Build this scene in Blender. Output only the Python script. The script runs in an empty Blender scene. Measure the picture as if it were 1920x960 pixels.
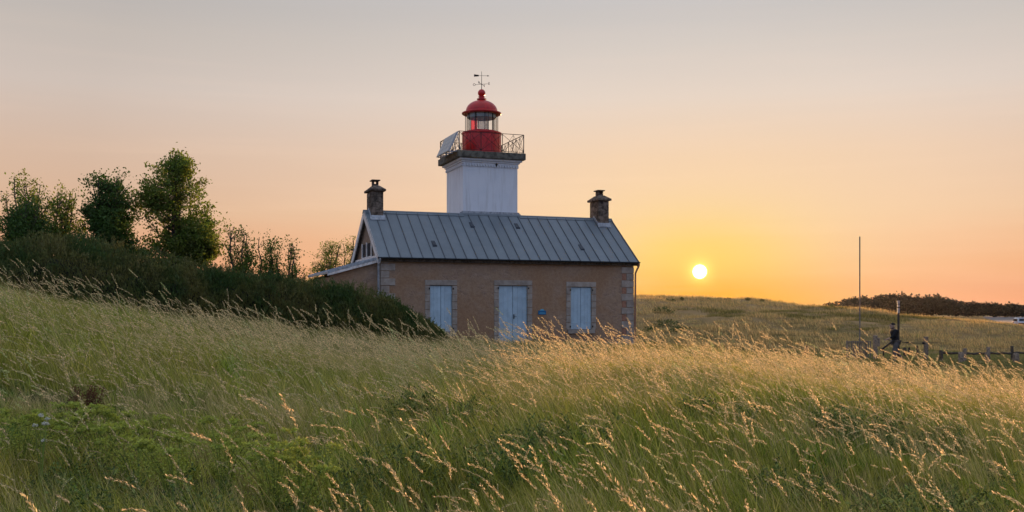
import bpy, bmesh, math, random
import numpy as np
from mathutils import Vector, Matrix, Euler

random.seed(4)
RNG = np.random.default_rng(11)
R = math.radians
S = bpy.context.scene
COL = S.collection

# ------------------------------------------------------------------ camera
EYE = 2.6
cd = bpy.data.cameras.new('camera'); cam = bpy.data.objects.new('camera', cd); COL.objects.link(cam)
cam.location = (0, 0, EYE); cam.rotation_euler = (R(90), 0, 0)
cd.sensor_width = 36; cd.lens = 35.33; cd.shift_y = 0.05625
cd.clip_start = 0.05; cd.clip_end = 20000
cd.dof.use_dof = False
S.camera = cam

# ------------------------------------------------------------------ sun, sky, exposure
SUN_EL, SUN_AZ = R(2.35), R(10.58)          # azimuth measured clockwise from +Y
SD = Vector((math.sin(SUN_AZ)*math.cos(SUN_EL), math.cos(SUN_AZ)*math.cos(SUN_EL), math.sin(SUN_EL)))
sl = bpy.data.lights.new('sun', 'SUN'); sun = bpy.data.objects.new('sun', sl); COL.objects.link(sun)
sl.energy = 5.0; sl.angle = R(0.6); sl.color = (1.0, 0.56, 0.26)
sun.rotation_euler = SD.to_track_quat('Z', 'Y').to_euler()
sun.location = (20, 100, 30)

S.view_settings.view_transform = 'Standard'; S.view_settings.look = 'None'
S.view_settings.exposure = 0.0; S.view_settings.gamma = 1.0; S.view_settings.use_curve_mapping = False

def lin(c):
    return tuple(((v/255)/12.92 if v/255 <= .04045 else ((v/255+.055)/1.055)**2.4) for v in c)

class NT:
    """tiny helper for node trees"""
    def __init__(s, nt): s.nt = nt; s.N = nt.nodes; s.L = nt.links
    def new(s, t, **kw):
        n = s.N.new(t)
        for k, v in kw.items(): setattr(n, k, v)
        return n
    def put(s, sock, v):
        if v is None: return
        if hasattr(v, 'is_linked'): s.L.new(v, sock)
        else:
            if sock.type == 'RGBA' and not hasattr(v, '__len__'): v = (v, v, v, 1)
            if sock.type == 'RGBA' and len(v) == 3: v = (*v, 1)
            sock.default_value = v
    def m(s, op, a, b=None, c=None, clamp=False):
        n = s.new('ShaderNodeMath', operation=op, use_clamp=clamp)
        for i, v in enumerate((a, b, c)):
            if v is not None: s.put(n.inputs[i], v)
        return n.outputs[0]
    def vm(s, op, a, b=None):
        n = s.new('ShaderNodeVectorMath', operation=op)
        s.put(n.inputs[0], a)
        if b is not None: s.put(n.inputs[1], b)
        return n.outputs['Value'] if op in ('DOT_PRODUCT', 'LENGTH') else n.outputs[0]
    def mr(s, v, a, b, c=0., d=1., interp='SMOOTHSTEP'):
        n = s.new('ShaderNodeMapRange', interpolation_type=interp)
        for i, q in enumerate((v, a, b, c, d)): s.put(n.inputs[i], q)
        return n.outputs[0]
    def ramp(s, f, stops, interp='LINEAR'):
        n = s.new('ShaderNodeValToRGB'); s.put(n.inputs[0], f); cr = n.color_ramp; cr.interpolation = interp
        while len(cr.elements) < len(stops): cr.elements.new(0.5)
        for e, (p, c) in zip(cr.elements, stops): e.position = p; e.color = (*c[:3], 1)
        return n.outputs[0]
    def mix(s, f, a, b, mode='MIX'):
        n = s.new('ShaderNodeMix', data_type='RGBA', blend_type=mode)
        s.put(n.inputs[0], f); s.put(n.inputs[6], a); s.put(n.inputs[7], b)
        return n.outputs[2]
    def noise(s, vec, scale, detail=4, rough=.6, dist=0.):
        n = s.new('ShaderNodeTexNoise')
        if vec is not None: s.L.new(vec, n.inputs['Vector'])
        n.inputs['Scale'].default_value = scale; n.inputs['Detail'].default_value = detail
        n.inputs['Roughness'].default_value = rough; n.inputs['Distortion'].default_value = dist
        return n.outputs['Fac']

W = bpy.data.worlds.new('World'); S.world = W; W.use_nodes = True
t = NT(W.node_tree); t.N.clear()
tc = t.new('ShaderNodeTexCoord').outputs['Generated']
D = t.vm('NORMALIZE', tc)
sep = t.new('ShaderNodeSeparateXYZ'); t.L.new(D, sep.inputs[0])
el = t.m('MULTIPLY', t.m('ARCSINE', sep.outputs[2]), 180/math.pi)
elp = t.m('MAXIMUM', el, 0.)
cosa = t.vm('DOT_PRODUCT', D, tuple(SD))
ang = t.m('MULTIPLY', t.m('ARCCOSINE', t.m('MINIMUM', cosa, 1.)), 180/math.pi)
hd = t.vm('NORMALIZE', t.vm('MULTIPLY', D, (1, 1, 0)))
ca = t.vm('DOT_PRODUCT', hd, (math.sin(SUN_AZ), math.cos(SUN_AZ), 0))
f = t.m('DIVIDE', elp, 90.)
west = t.ramp(f, [(0, lin((244, 163, 122))), (2.6/90, lin((248, 178, 130))), (5.5/90, lin((243, 200, 162))), (8.5/90, lin((236, 205, 180))),
                  (12/90, lin((228, 212, 200))), (16.5/90, lin((205, 198, 194))), (26/90, lin((184, 194, 212))), (50/90, lin((200, 208, 226))), (1, lin((206, 214, 232)))])
east = t.ramp(f, [(0, lin((140, 156, 190))), (6/90, lin((152, 166, 204))), (14/90, lin((156, 178, 218))), (30/90, lin((166, 190, 230))), (50/90, lin((190, 204, 232))), (1, lin((206, 214, 232)))])
sky = t.mix(t.mr(ca, 0.75, -0.75), west, east)
# slow falloff away from the sun
sky = t.mix(1., sky, t.ramp(t.m('DIVIDE', ang, 90.), [(0, (1.0,)*3), (13/90, (1.0,)*3), (22/90, (.93,)*3), (34/90, (.84,)*3), (60/90, (.92,)*3), (1, (1.,)*3)]), 'MULTIPLY')
# warm aureole: wide peach, then yellow, then close
def lobe(ex, ey, sx, sy, p=2.):
    """elliptical gaussian about the sun: degrees across and up"""
    az = t.m('MULTIPLY', t.m('ARCCOSINE', t.m('MINIMUM', ca, 1.)), 180/math.pi)
    q = t.m('ADD', t.m('POWER', t.m('DIVIDE', az, sx), 2.), t.m('POWER', t.m('DIVIDE', t.m('ABSOLUTE', t.m('SUBTRACT', el, ey)), sy), 2.))
    return t.m('POWER', 2.718, t.m('MULTIPLY', q, -1.))
sky = t.mix(t.m('MULTIPLY', lobe(0, 5.5, 14., 5.2), .75), sky, lin((255, 218, 172)))
sky = t.mix(t.m('MULTIPLY', lobe(0, 3.0, 6.0, 2.7), .95), sky, lin((255, 214, 112)))
sky = t.mix(t.m('MULTIPLY', lobe(0, 0.6, 8.0, 1.7), .92), sky, lin((255, 174, 44)))
# the share the sky texture already brings is taken off the gradient
sub = t.ramp(f, [(0, (.34, .18, .022)), (1.4/90, (.34, .22, .036)), (4.2/90, (.235, .215, .094)), (8.7/90, (.15, .168, .122)), (14.8/90, (.092, .112, .112)), (17/90, (.08, .10, .10)), (40/90, (.04, .05, .06)), (1, (.03, .04, .05))])
sky = t.mix(1., sky, sub, 'SUBTRACT'); sky = t.vm('MAXIMUM', sky, (0, 0, 0))
# very faint thin cloud streaks
mp = t.new('ShaderNodeMapping'); t.L.new(D, mp.inputs[0]); mp.inputs['Scale'].default_value = (2.0, 2.0, 34.0)
st = t.noise(mp.outputs[0], 1.6, 5, .55, .4)
stf = t.m('MULTIPLY', t.mr(st, .45, .75), t.mr(el, 22., 6.))
sky = t.mix(t.m('MULTIPLY', stf, .07), sky, lin((255, 214, 186)))
# below the horizon
sky = t.mix(t.mr(el, 0., -2.), sky, lin((120, 100, 84)))
bg = t.new('ShaderNodeBackground'); t.L.new(sky, bg.inputs[0]); bg.inputs[1].default_value = 1.0
# the sky texture adds its share of the daylight
ns = t.new('ShaderNodeTexSky', sky_type='NISHITA'); ns.sun_disc = False
ns.sun_elevation = SUN_EL; ns.sun_rotation = SUN_AZ; ns.altitude = 5; ns.air_density = 1.0; ns.dust_density = 0.0; ns.ozone_density = 1.0
bn = t.new('ShaderNodeBackground'); t.L.new(ns.outputs[0], bn.inputs[0]); bn.inputs[1].default_value = 0.05
# sun disc with its soft rim
disc = t.mr(ang, .44, .29); rim = t.m('POWER', 2.718, t.m('MULTIPLY', t.m('POWER', t.m('DIVIDE', ang, .62), 2.), -1.))
bs = t.new('ShaderNodeBackground'); t.L.new(t.mix(disc, lin((255, 214, 110)), (1., .93, .78)), bs.inputs[0])
t.L.new(t.m('ADD', t.m('MULTIPLY', disc, 7.), t.m('MULTIPLY', rim, .6)), bs.inputs[1])
a1 = t.new('ShaderNodeAddShader'); a2 = t.new('ShaderNodeAddShader')
t.L.new(bg.outputs[0], a1.inputs[0]); t.L.new(bn.outputs[0], a1.inputs[1])
t.L.new(a1.outputs[0], a2.inputs[0]); t.L.new(bs.outputs[0], a2.inputs[1])
wo = t.new('ShaderNodeOutputWorld'); t.L.new(a2.outputs[0], wo.inputs[0])

# ------------------------------------------------------------------ materials
def mat(name, fn, **kw):
    m = bpy.data.materials.new(name); m.use_nodes = True
    t = NT(m.node_tree); t.N.clear()
    out = t.new('ShaderNodeOutputMaterial'); t.L.new(fn(t, **kw), out.inputs[0]); return m

def princ(t, col, rough=.7, metal=0., bump=None, bstr=.3, bdist=.02, spec=.3, **kw):
    p = t.new('ShaderNodeBsdfPrincipled')
    t.put(p.inputs['Base Color'], col); t.put(p.inputs['Roughness'], rough); t.put(p.inputs['Metallic'], metal)
    p.inputs['Specular IOR Level'].default_value = spec
    for k, v in kw.items(): t.put(p.inputs[k.replace('_', ' ')], v)
    if bump is not None:
        b = t.new('ShaderNodeBump'); b.inputs['Strength'].default_value = bstr; b.inputs['Distance'].default_value = bdist
        t.L.new(bump, b.inputs['Height']); t.L.new(b.outputs[0], p.inputs['Normal'])
    return p.outputs[0]

def pos(t): return t.new('ShaderNodeNewGeometry').outputs['Position']
def orand(t): return t.new('ShaderNodeObjectInfo').outputs['Random']

def simple(name, c, rough=.7, metal=0., var=.12, scale=6., bstr=.2, spec=.3, hue=None):
    def fn(t):
        P = t.new('ShaderNodeTexCoord').outputs['Object']
        n = t.noise(P, scale, 5, .65); n2 = t.noise(P, scale*9, 3, .6)
        c2 = hue or tuple(v*(1-2.2*var) for v in c)
        col = t.mix(t.mr(n, .38, .66), tuple(min(1, v*(1+var)) for v in c), c2)
        r = orand(t)
        col = t.mix(1., col, t.ramp(r, [(0, (1-var,)*3), (1, (1+var*.6,)*3)]), 'MULTIPLY')
        return princ(t, col, rough, metal, t.m('ADD', n, t.m('MULTIPLY', n2, .4)), bstr, .01, spec)
    return mat(name, fn)

def render_wall(t):
    P = t.new('ShaderNodeTexCoord').outputs['Object']
    dn = t.new('ShaderNodeTexNoise'); t.L.new(P, dn.inputs['Vector']); dn.inputs['Scale'].default_value = 5.; dn.inputs['Detail'].default_value = 3
    wp = t.vm('ADD', P, t.vm('MULTIPLY', dn.outputs['Color'], (.10, .10, .10)))
    mp = t.new('ShaderNodeMapping'); t.L.new(wp, mp.inputs[0]); mp.inputs['Scale'].default_value = (4.6, 4.6, 7.6)
    vo = t.new('ShaderNodeTexVoronoi'); t.L.new(mp.outputs[0], vo.inputs['Vector']); vo.inputs['Scale'].default_value = 1.
    ve = t.new('ShaderNodeTexVoronoi', feature='DISTANCE_TO_EDGE'); t.L.new(mp.outputs[0], ve.inputs['Vector']); ve.inputs['Scale'].default_value = 1.
    big = t.noise(P, .55, 4, .6, .3); mid = t.noise(P, 3.2, 5, .7); fine = t.noise(P, 30, 4, .75)
    sv = t.new('ShaderNodeSeparateColor'); t.L.new(vo.outputs['Color'], sv.inputs[0])
    c = t.ramp(sv.outputs[0], [(0, (.29, .205, .155)), (.35, (.36, .25, .18)), (.7, (.39, .275, .20)), (1, (.46, .34, .255))])
    mort = t.m('MULTIPLY', t.mr(ve.outputs['Distance'], .13, .02), .55)
    c = t.mix(mort, c, (.38, .27, .20))
    # where the old coat of render still covers the stones
    coat = t.mr(t.m('ADD', mid, t.m('MULTIPLY', big, .6)), .58, .82)
    c = t.mix(t.m('MULTIPLY', coat, .85), c, t.mix(t.mr(t.noise(P, 9, 4, .7), .35, .65), (.35, .235, .155), (.45, .31, .205)))
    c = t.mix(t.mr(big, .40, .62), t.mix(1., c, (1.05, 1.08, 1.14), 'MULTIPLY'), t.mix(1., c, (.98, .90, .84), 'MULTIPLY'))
    c = t.mix(t.m('MULTIPLY', t.mr(fine, .46, .74), .5), c, (.17, .115, .085))
    sx = t.new('ShaderNodeSeparateXYZ'); t.L.new(P, sx.inputs[0])
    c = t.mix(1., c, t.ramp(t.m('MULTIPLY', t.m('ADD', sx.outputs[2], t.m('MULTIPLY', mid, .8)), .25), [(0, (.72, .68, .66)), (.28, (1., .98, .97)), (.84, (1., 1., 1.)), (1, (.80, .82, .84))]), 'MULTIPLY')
    h = t.m('ADD', t.m('MULTIPLY', t.m('MULTIPLY', t.mr(ve.outputs['Distance'], 0., .22), t.m('SUBTRACT', 1., coat)), .9), t.m('ADD', t.m('MULTIPLY', mid, .5), t.m('MULTIPLY', fine, .5)))
    c = t.mix(1., c, (.90, .86, .80), 'MULTIPLY')
    return princ(t, c, .95, 0, h, .6, .03, .15)
M = {}
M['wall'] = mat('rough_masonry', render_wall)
M['stone'] = simple('dressed_stone', (.37, .315, .265), .9, 0, .10, 4, .25, .2, (.30, .245, .20))
M['stone_red'] = simple('reddish_stone', (.34, .17, .11), .9, 0, .12, 7, .35, .2)
M['zinc'] = None
def zinc(t):
    P = t.new('ShaderNodeTexCoord').outputs['Object']; G = pos(t)
    n = t.noise(G, 1.3, 5, .65, .5); n2 = t.noise(G, 14, 4, .7)
    mp = t.new('ShaderNodeMapping'); t.L.new(P, mp.inputs[0]); mp.inputs['Scale'].default_value = (26, 1.2, 1.2)
    s = t.noise(mp.outputs[0], 1, 3, .6)
    c = t.mix(t.mr(n, .35, .68), (.17, .20, .22), (.215, .245, .26))
    c = t.mix(t.m('MULTIPLY', t.mr(s, .5, .8), .22), c, (.14, .15, .16))
    c = t.mix(t.m('MULTIPLY', t.mr(n2, .52, .75), .25), c, (.30, .31, .31))
    c = t.mix(1., c, t.ramp(orand(t), [(0, (.92,)*3), (.5, (1.0,)*3), (1, (1.08,)*3)]), 'MULTIPLY')
    return princ(t, c, t.mr(n, .3, .7, .5, .72), .25, t.m('ADD', n, t.m('MULTIPLY', n2, .15)), .25, .03, .35)
M['zinc'] = mat('weathered_zinc', zinc)
M['seam'] = simple('seam_zinc', (.12, .13, .14), .6, .2, .1, 5, .1)
M['zinc_dark'] = simple('dark_zinc', (.06, .07, .085), .55, .3, .15, 9)
M['zinc_light'] = simple('light_zinc_flashing', (.38, .40, .42), .6, .2, .15, 9)
def whitewash(t):
    P = t.new('ShaderNodeTexCoord').outputs['Object']
    mp = t.new('ShaderNodeMapping'); t.L.new(P, mp.inputs[0]); mp.inputs['Scale'].default_value = (5, 5, .5)
    n = t.noise(mp.outputs[0], 1.3, 6, .65); n2 = t.noise(P, 22, 4, .7); n3 = t.noise(P, 1.1, 3)
    c = t.mix(t.m('MULTIPLY', t.mr(n, .46, .72), .5), (.76, .775, .80), (.50, .49, .47))
    c = t.mix(t.m('MULTIPLY', t.mr(n3, .45, .7), .3), c, (.60, .64, .69))
    return princ(t, c, .7, 0, t.m('ADD', n2, n3), .2, .01, .3)
M['white'] = mat('white_painted_render', whitewash)
M['trim'] = simple('white_painted_timber', (.74, .70, .66), .6, 0, .1, 9, .2, .3, (.55, .48, .42))
M['shutter'] = simple('pale_blue_shutter_paint', (.43, .56, .64), .55, 0, .05, 3, .12, .35)
M['concrete'] = simple('dark_concrete', (.13, .12, .095), .9, 0, .25, 5, .4, .2)
M['chimney'] = simple('dark_weathered_stone', (.17, .13, .10), .95, 0, .3, 6, .6, .15)
M['red'] = simple('red_lantern_paint', (.60, .022, .020), .34, 0, .12, 2.5, .06, .45)
M['iron'] = simple('dark_iron', (.035, .03, .028), .6, .4, .1, 8)
M['dark'] = simple('dark_interior', (.015, .015, .018), .9, 0, .1, 4)
M['teal'] = simple('grey_teal_ceiling', (.30, .38, .38), .6, 0, .08, 4)
M['wood'] = simple('weathered_grey_timber', (.30, .22, .155), .9, 0, .25, 12, .6, .15)
M['wood_dark'] = simple('dark_timber', (.10, .078, .058), .9, 0, .25, 12, .6, .15)
M['pole'] = simple('pale_pole', (.20, .17, .145), .7, 0, .12, 6)
M['signblue'] = simple('blue_enamel', (.02, .14, .30), .4, 0, .05, 4, .02)
M['signlight'] = simple('light_blue_print', (.12, .42, .60), .4, 0, .03, 4, .02)
M['solar'] = simple('grey_solar_cell', (.24, .26, .28), .3, .0, .06, 4, .02, .6)
M['alu'] = simple('aluminium', (.36, .37, .38), .4, .7, .06, 8)
M['carwhite'] = simple('white_car_paint', (.72, .72, .72), .3, 0, .03, 3, .01, .5)
M['glass_dark'] = simple('dark_glass', (.02, .025, .03), .08, 0, .02, 3, .0, .6)
M['rubber'] = simple('rubber', (.02, .02, .02), .9, 0, .1, 8)
M['bulb'] = simple('tail_lamp_red', (.4, .02, .02), .3, 0, .05, 4, .0)
M['bark'] = simple('grey_brown_bark', (.10, .08, .065), .95, 0, .2, 12, .6, .1)
M['skin'] = simple('skin', (.42, .26, .19), .6, 0, .03, 8, .02)
M['hair'] = simple('dark_hair', (.02, .015, .012), .8, 0, .1, 20)
M['shirt'] = simple('black_shirt', (.018, .017, .019), .9, 0, .1, 9)
M['trousers'] = simple('grey_trousers', (.14, .12, .115), .9, 0, .1, 9)
M['gravel'] = simple('pale_gravel', (.19, .175, .165), .95, 0, .12, .4, .3, .15)

def glass(t, tint=(.93, .95, .95), rough=.02, mixf=.05):
    tr = t.new('ShaderNodeBsdfTransparent'); t.put(tr.inputs[0], tint)
    g = t.new('ShaderNodeBsdfGlossy'); g.inputs['Roughness'].default_value = rough
    mx = t.new('ShaderNodeMixShader'); mx.inputs[0].default_value = mixf
    t.L.new(tr.outputs[0], mx.inputs[1]); t.L.new(g.outputs[0], mx.inputs[2]); return mx.outputs[0]
M['glass'] = mat('lantern_glass', glass, tint=(.985, .99, .99), mixf=.03)
M['redglass'] = mat('red_screen_glass', glass, tint=(1., .30, .30), mixf=.05)
def lensm(t):
    a = princ(t, (.34, .30, .34), .12, 0, None, spec=.9); tr = t.new('ShaderNodeBsdfTransparent'); t.put(tr.inputs[0], (.9, .9, .92))
    mx = t.new('ShaderNodeMixShader'); mx.inputs[0].default_value = .35; t.L.new(tr.outputs[0], mx.inputs[1]); t.L.new(a, mx.inputs[2]); return mx.outputs[0]
M['lens'] = mat('fresnel_lens_glass', lensm)

def leafmat(name, a, b, trans=.45, sc=3., rough=.6):
    def fn(t):
        P = pos(t)
        n = t.noise(P, sc, 4, .6)
        rnd = t.new('ShaderNodeNewGeometry').outputs['Random Per Island']
        c = t.mix(t.mr(n, .35, .65), a, b)
        c = t.mix(1., c, t.ramp(rnd, [(0, (.62,)*3), (1, (1.4,)*3)]), 'MULTIPLY')
        d = t.new('ShaderNodeBsdfDiffuse'); t.L.new(c, d.inputs[0])
        tl = t.new('ShaderNodeBsdfTranslucent'); t.L.new(t.mix(1., c, (1.25, 1.2, .8), 'MULTIPLY'), tl.inputs[0])
        mx = t.new('ShaderNodeMixShader'); mx.inputs[0].default_value = trans
        t.L.new(d.outputs[0], mx.inputs[1]); t.L.new(tl.outputs[0], mx.inputs[2])
        g = t.new('ShaderNodeBsdfGlossy'); g.inputs['Roughness'].default_value = rough
        m2 = t.new('ShaderNodeMixShader'); m2.inputs[0].default_value = .02
        t.L.new(mx.outputs[0], m2.inputs[1]); t.L.new(g.outputs[0], m2.inputs[2]); return m2.outputs[0]
    return mat(name, fn)
M['leaf'] = leafmat('tree_leaves', (.12, .20, .03), (.19, .22, .045), .55)
M['leaf_dark'] = leafmat('dense_leaves', (.05, .11, .022), (.08, .14, .03), .35)
M['scrub'] = leafmat('scrub_foliage', (.055, .105, .028), (.175, .165, .055), .35, .9)
M['scrub_core'] = simple('scrub_twigs', (.016, .018, .010), .95, 0, .2, 3)  # near-black colour of the light-blocking core added inside the thicket
M['wood_far'] = leafmat('far_wood_foliage', (.034, .036, .022), (.052, .046, .028), .15, .02)
M['umbel'] = leafmat('umbel_flowers', (.36, .43, .08), (.46, .48, .10), .45, 9)
M['umbel_stem'] = leafmat('umbel_stems', (.20, .27, .05), (.24, .30, .07), .3, 9)
M['petal'] = leafmat('white_petals', (.68, .68, .62), (.62, .60, .52), .3, 9)
M['dock'] = leafmat('rusty_dock', (.17, .07, .04), (.13, .06, .03), .4, 12)

# grass colours follow patches on the ground (species and dryness), the same for every blade of a patch
def grassmat(name, green, dry, bias, trans=.5):
    def fn(t):
        P = pos(t)
        flat = t.vm('MULTIPLY', P, (1, 1, 0))
        n = t.noise(flat, .55, 4, .6, .4); n2 = t.noise(flat, 2.6, 4, .65)
        k = t.m('ADD', t.m('MULTIPLY', n, .6), t.m('MULTIPLY', n2, .4))
        rnd = orand(t); isl = t.new('ShaderNodeNewGeometry').outputs['Random Per Island']
        k = t.m('ADD', k, t.m('MULTIPLY', t.m('SUBTRACT', isl, .5), .34))
        k = t.m('ADD', k, t.m('MULTIPLY', t.m('SUBTRACT', rnd, .5), .16))
        c = t.ramp(t.m('ADD', k, bias), [(.34, green), (.50, tuple(.55*g+.45*d for g, d in zip(green, dry))), (.68, dry)])
        c = t.mix(t.mr(t.noise(flat, 1.1, 3, .6), .55, .7), c, t.mix(1., c, (.80, 1.12, .92), 'MULTIPLY'))
        c = t.mix(1., c, t.ramp(isl, [(0, (.36,)*3), (.55, (.88,)*3), (1, (1.7,)*3)]), 'MULTIPLY')
        d = t.new('ShaderNodeBsdfDiffuse'); t.L.new(c, d.inputs[0])
        tl = t.new('ShaderNodeBsdfTranslucent'); t.L.new(c, tl.inputs[0])
        mx = t.new('ShaderNodeMixShader'); mx.inputs[0].default_value = trans
        t.L.new(d.outputs[0], mx.inputs[1]); t.L.new(tl.outputs[0], mx.inputs[2])
        g = t.new('ShaderNodeBsdfGlossy'); g.inputs['Roughness'].default_value = .5
        m2 = t.new('ShaderNodeMixShader'); m2.inputs[0].default_value = .025
        t.L.new(mx.outputs[0], m2.inputs[1]); t.L.new(g.outputs[0], m2.inputs[2]); return m2.outputs[0]
    return mat(name, fn)
M['blade'] = grassmat('grass_blades', (.32, .40, .032), (.62, .51, .10), -.035, .5)
M['blade_lush'] = grassmat('lush_blades', (.20, .33, .035), (.40, .46, .055), -.05)
M['straw'] = grassmat('dry_straw', (.66, .52, .17), (.78, .61, .26), .08)
M['panicle'] = grassmat('seed_heads', (.90, .72, .36), (.92, .70, .38), .05, .6)
M['hollow_blade'] = grassmat('hollow_blades', (.22, .25, .055), (.42, .35, .11), .02, .5)
M['dune_straw'] = grassmat('dune_straw', (.68, .46, .15), (.82, .56, .24), .0, .6)
M['dune_green'] = grassmat('dune_green', (.24, .22, .05), (.44, .32, .10), .0, .6)

M['forb'] = grassmat('weed_leaves', (.13, .20, .04), (.24, .27, .07), -.04, .45)
def groundmat(t):
    P = pos(t); flat = t.vm('MULTIPLY', P, (1, 1, 0))
    sep = t.new('ShaderNodeSeparateXYZ'); t.L.new(P, sep.inputs[0])
    mp = t.new('ShaderNodeMapping'); t.L.new(flat, mp.inputs[0]); mp.inputs['Scale'].default_value = (1, .45, 1); mp.inputs['Rotation'].default_value = (0, 0, R(14))
    n = t.noise(mp.outputs[0], .07, 6, .62, .5); n2 = t.noise(mp.outputs[0], .5, 6, .7, .4); n3 = t.noise(flat, 6, 4, .7)
    k = t.m('ADD', t.m('MULTIPLY', n, .5), t.m('ADD', t.m('MULTIPLY', n2, .35), t.m('MULTIPLY', n3, .15)))
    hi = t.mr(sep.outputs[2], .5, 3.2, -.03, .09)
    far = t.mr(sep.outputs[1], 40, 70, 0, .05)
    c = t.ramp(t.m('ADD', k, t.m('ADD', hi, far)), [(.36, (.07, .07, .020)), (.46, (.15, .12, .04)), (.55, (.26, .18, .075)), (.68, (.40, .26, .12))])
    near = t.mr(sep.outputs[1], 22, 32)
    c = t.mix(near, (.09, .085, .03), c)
    return princ(t, c, 1., 0, t.m('ADD', n2, t.m('MULTIPLY', n3, .6)), .8, .25, .05)
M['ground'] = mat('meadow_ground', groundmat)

# ------------------------------------------------------------------ object helpers
def link(o, parent=None, loc=None, rot=None):
    COL.objects.link(o)
    if parent: o.parent = parent
    if loc is not None: o.location = loc
    if rot is not None: o.rotation_euler = rot
    return o
def tag(o, label=None, cat=None, group=None, kind=None):
    if label: o['label'] = label
    if cat: o['category'] = cat
    if group: o['group'] = group
    if kind: o['kind'] = kind
    return o
def empty(name, loc=(0, 0, 0), rz=0., **kw):
    o = bpy.data.objects.new(name, None); o.empty_display_size = .3
    link(o, None, loc, (0, 0, rz)); return tag(o, **kw)
def mesh_np(name, verts, faces, mats, smooth=False, midx=None):
    """verts (n,3); faces (m,k) array or list of such arrays"""
    me = bpy.data.meshes.new(name)
    fl = faces if isinstance(faces, list) else [faces]
    fl = [np.asarray(a, dtype=np.int32) for a in fl if len(a)]
    loops = np.concatenate([a.ravel() for a in fl]); sizes = np.concatenate([np.full(len(a), a.shape[1], np.int32) for a in fl])
    starts = np.concatenate([[0], np.cumsum(sizes)[:-1]]).astype(np.int32)
    me.vertices.add(len(verts)); me.vertices.foreach_set('co', np.asarray(verts, np.float32).ravel())
    me.loops.add(len(loops)); me.loops.foreach_set('vertex_index', loops)
    me.polygons.add(len(sizes)); me.polygons.foreach_set('loop_start', starts)
    try: me.polygons.foreach_set('loop_total', sizes)
    except Exception: pass
    for m in (mats if isinstance(mats, (list, tuple)) else [mats]): me.materials.append(m)
    if midx is not None: me.polygons.foreach_set('material_index', np.asarray(midx, np.int32))
    me.update(calc_edges=True)
    if smooth: me.polygons.foreach_set('use_smooth', np.ones(len(sizes), bool))
    me.validate()
    return me
def obj(name, me, parent=None, loc=None, rot=None):
    return link(bpy.data.objects.new(name, me), parent, loc, rot)

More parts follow.
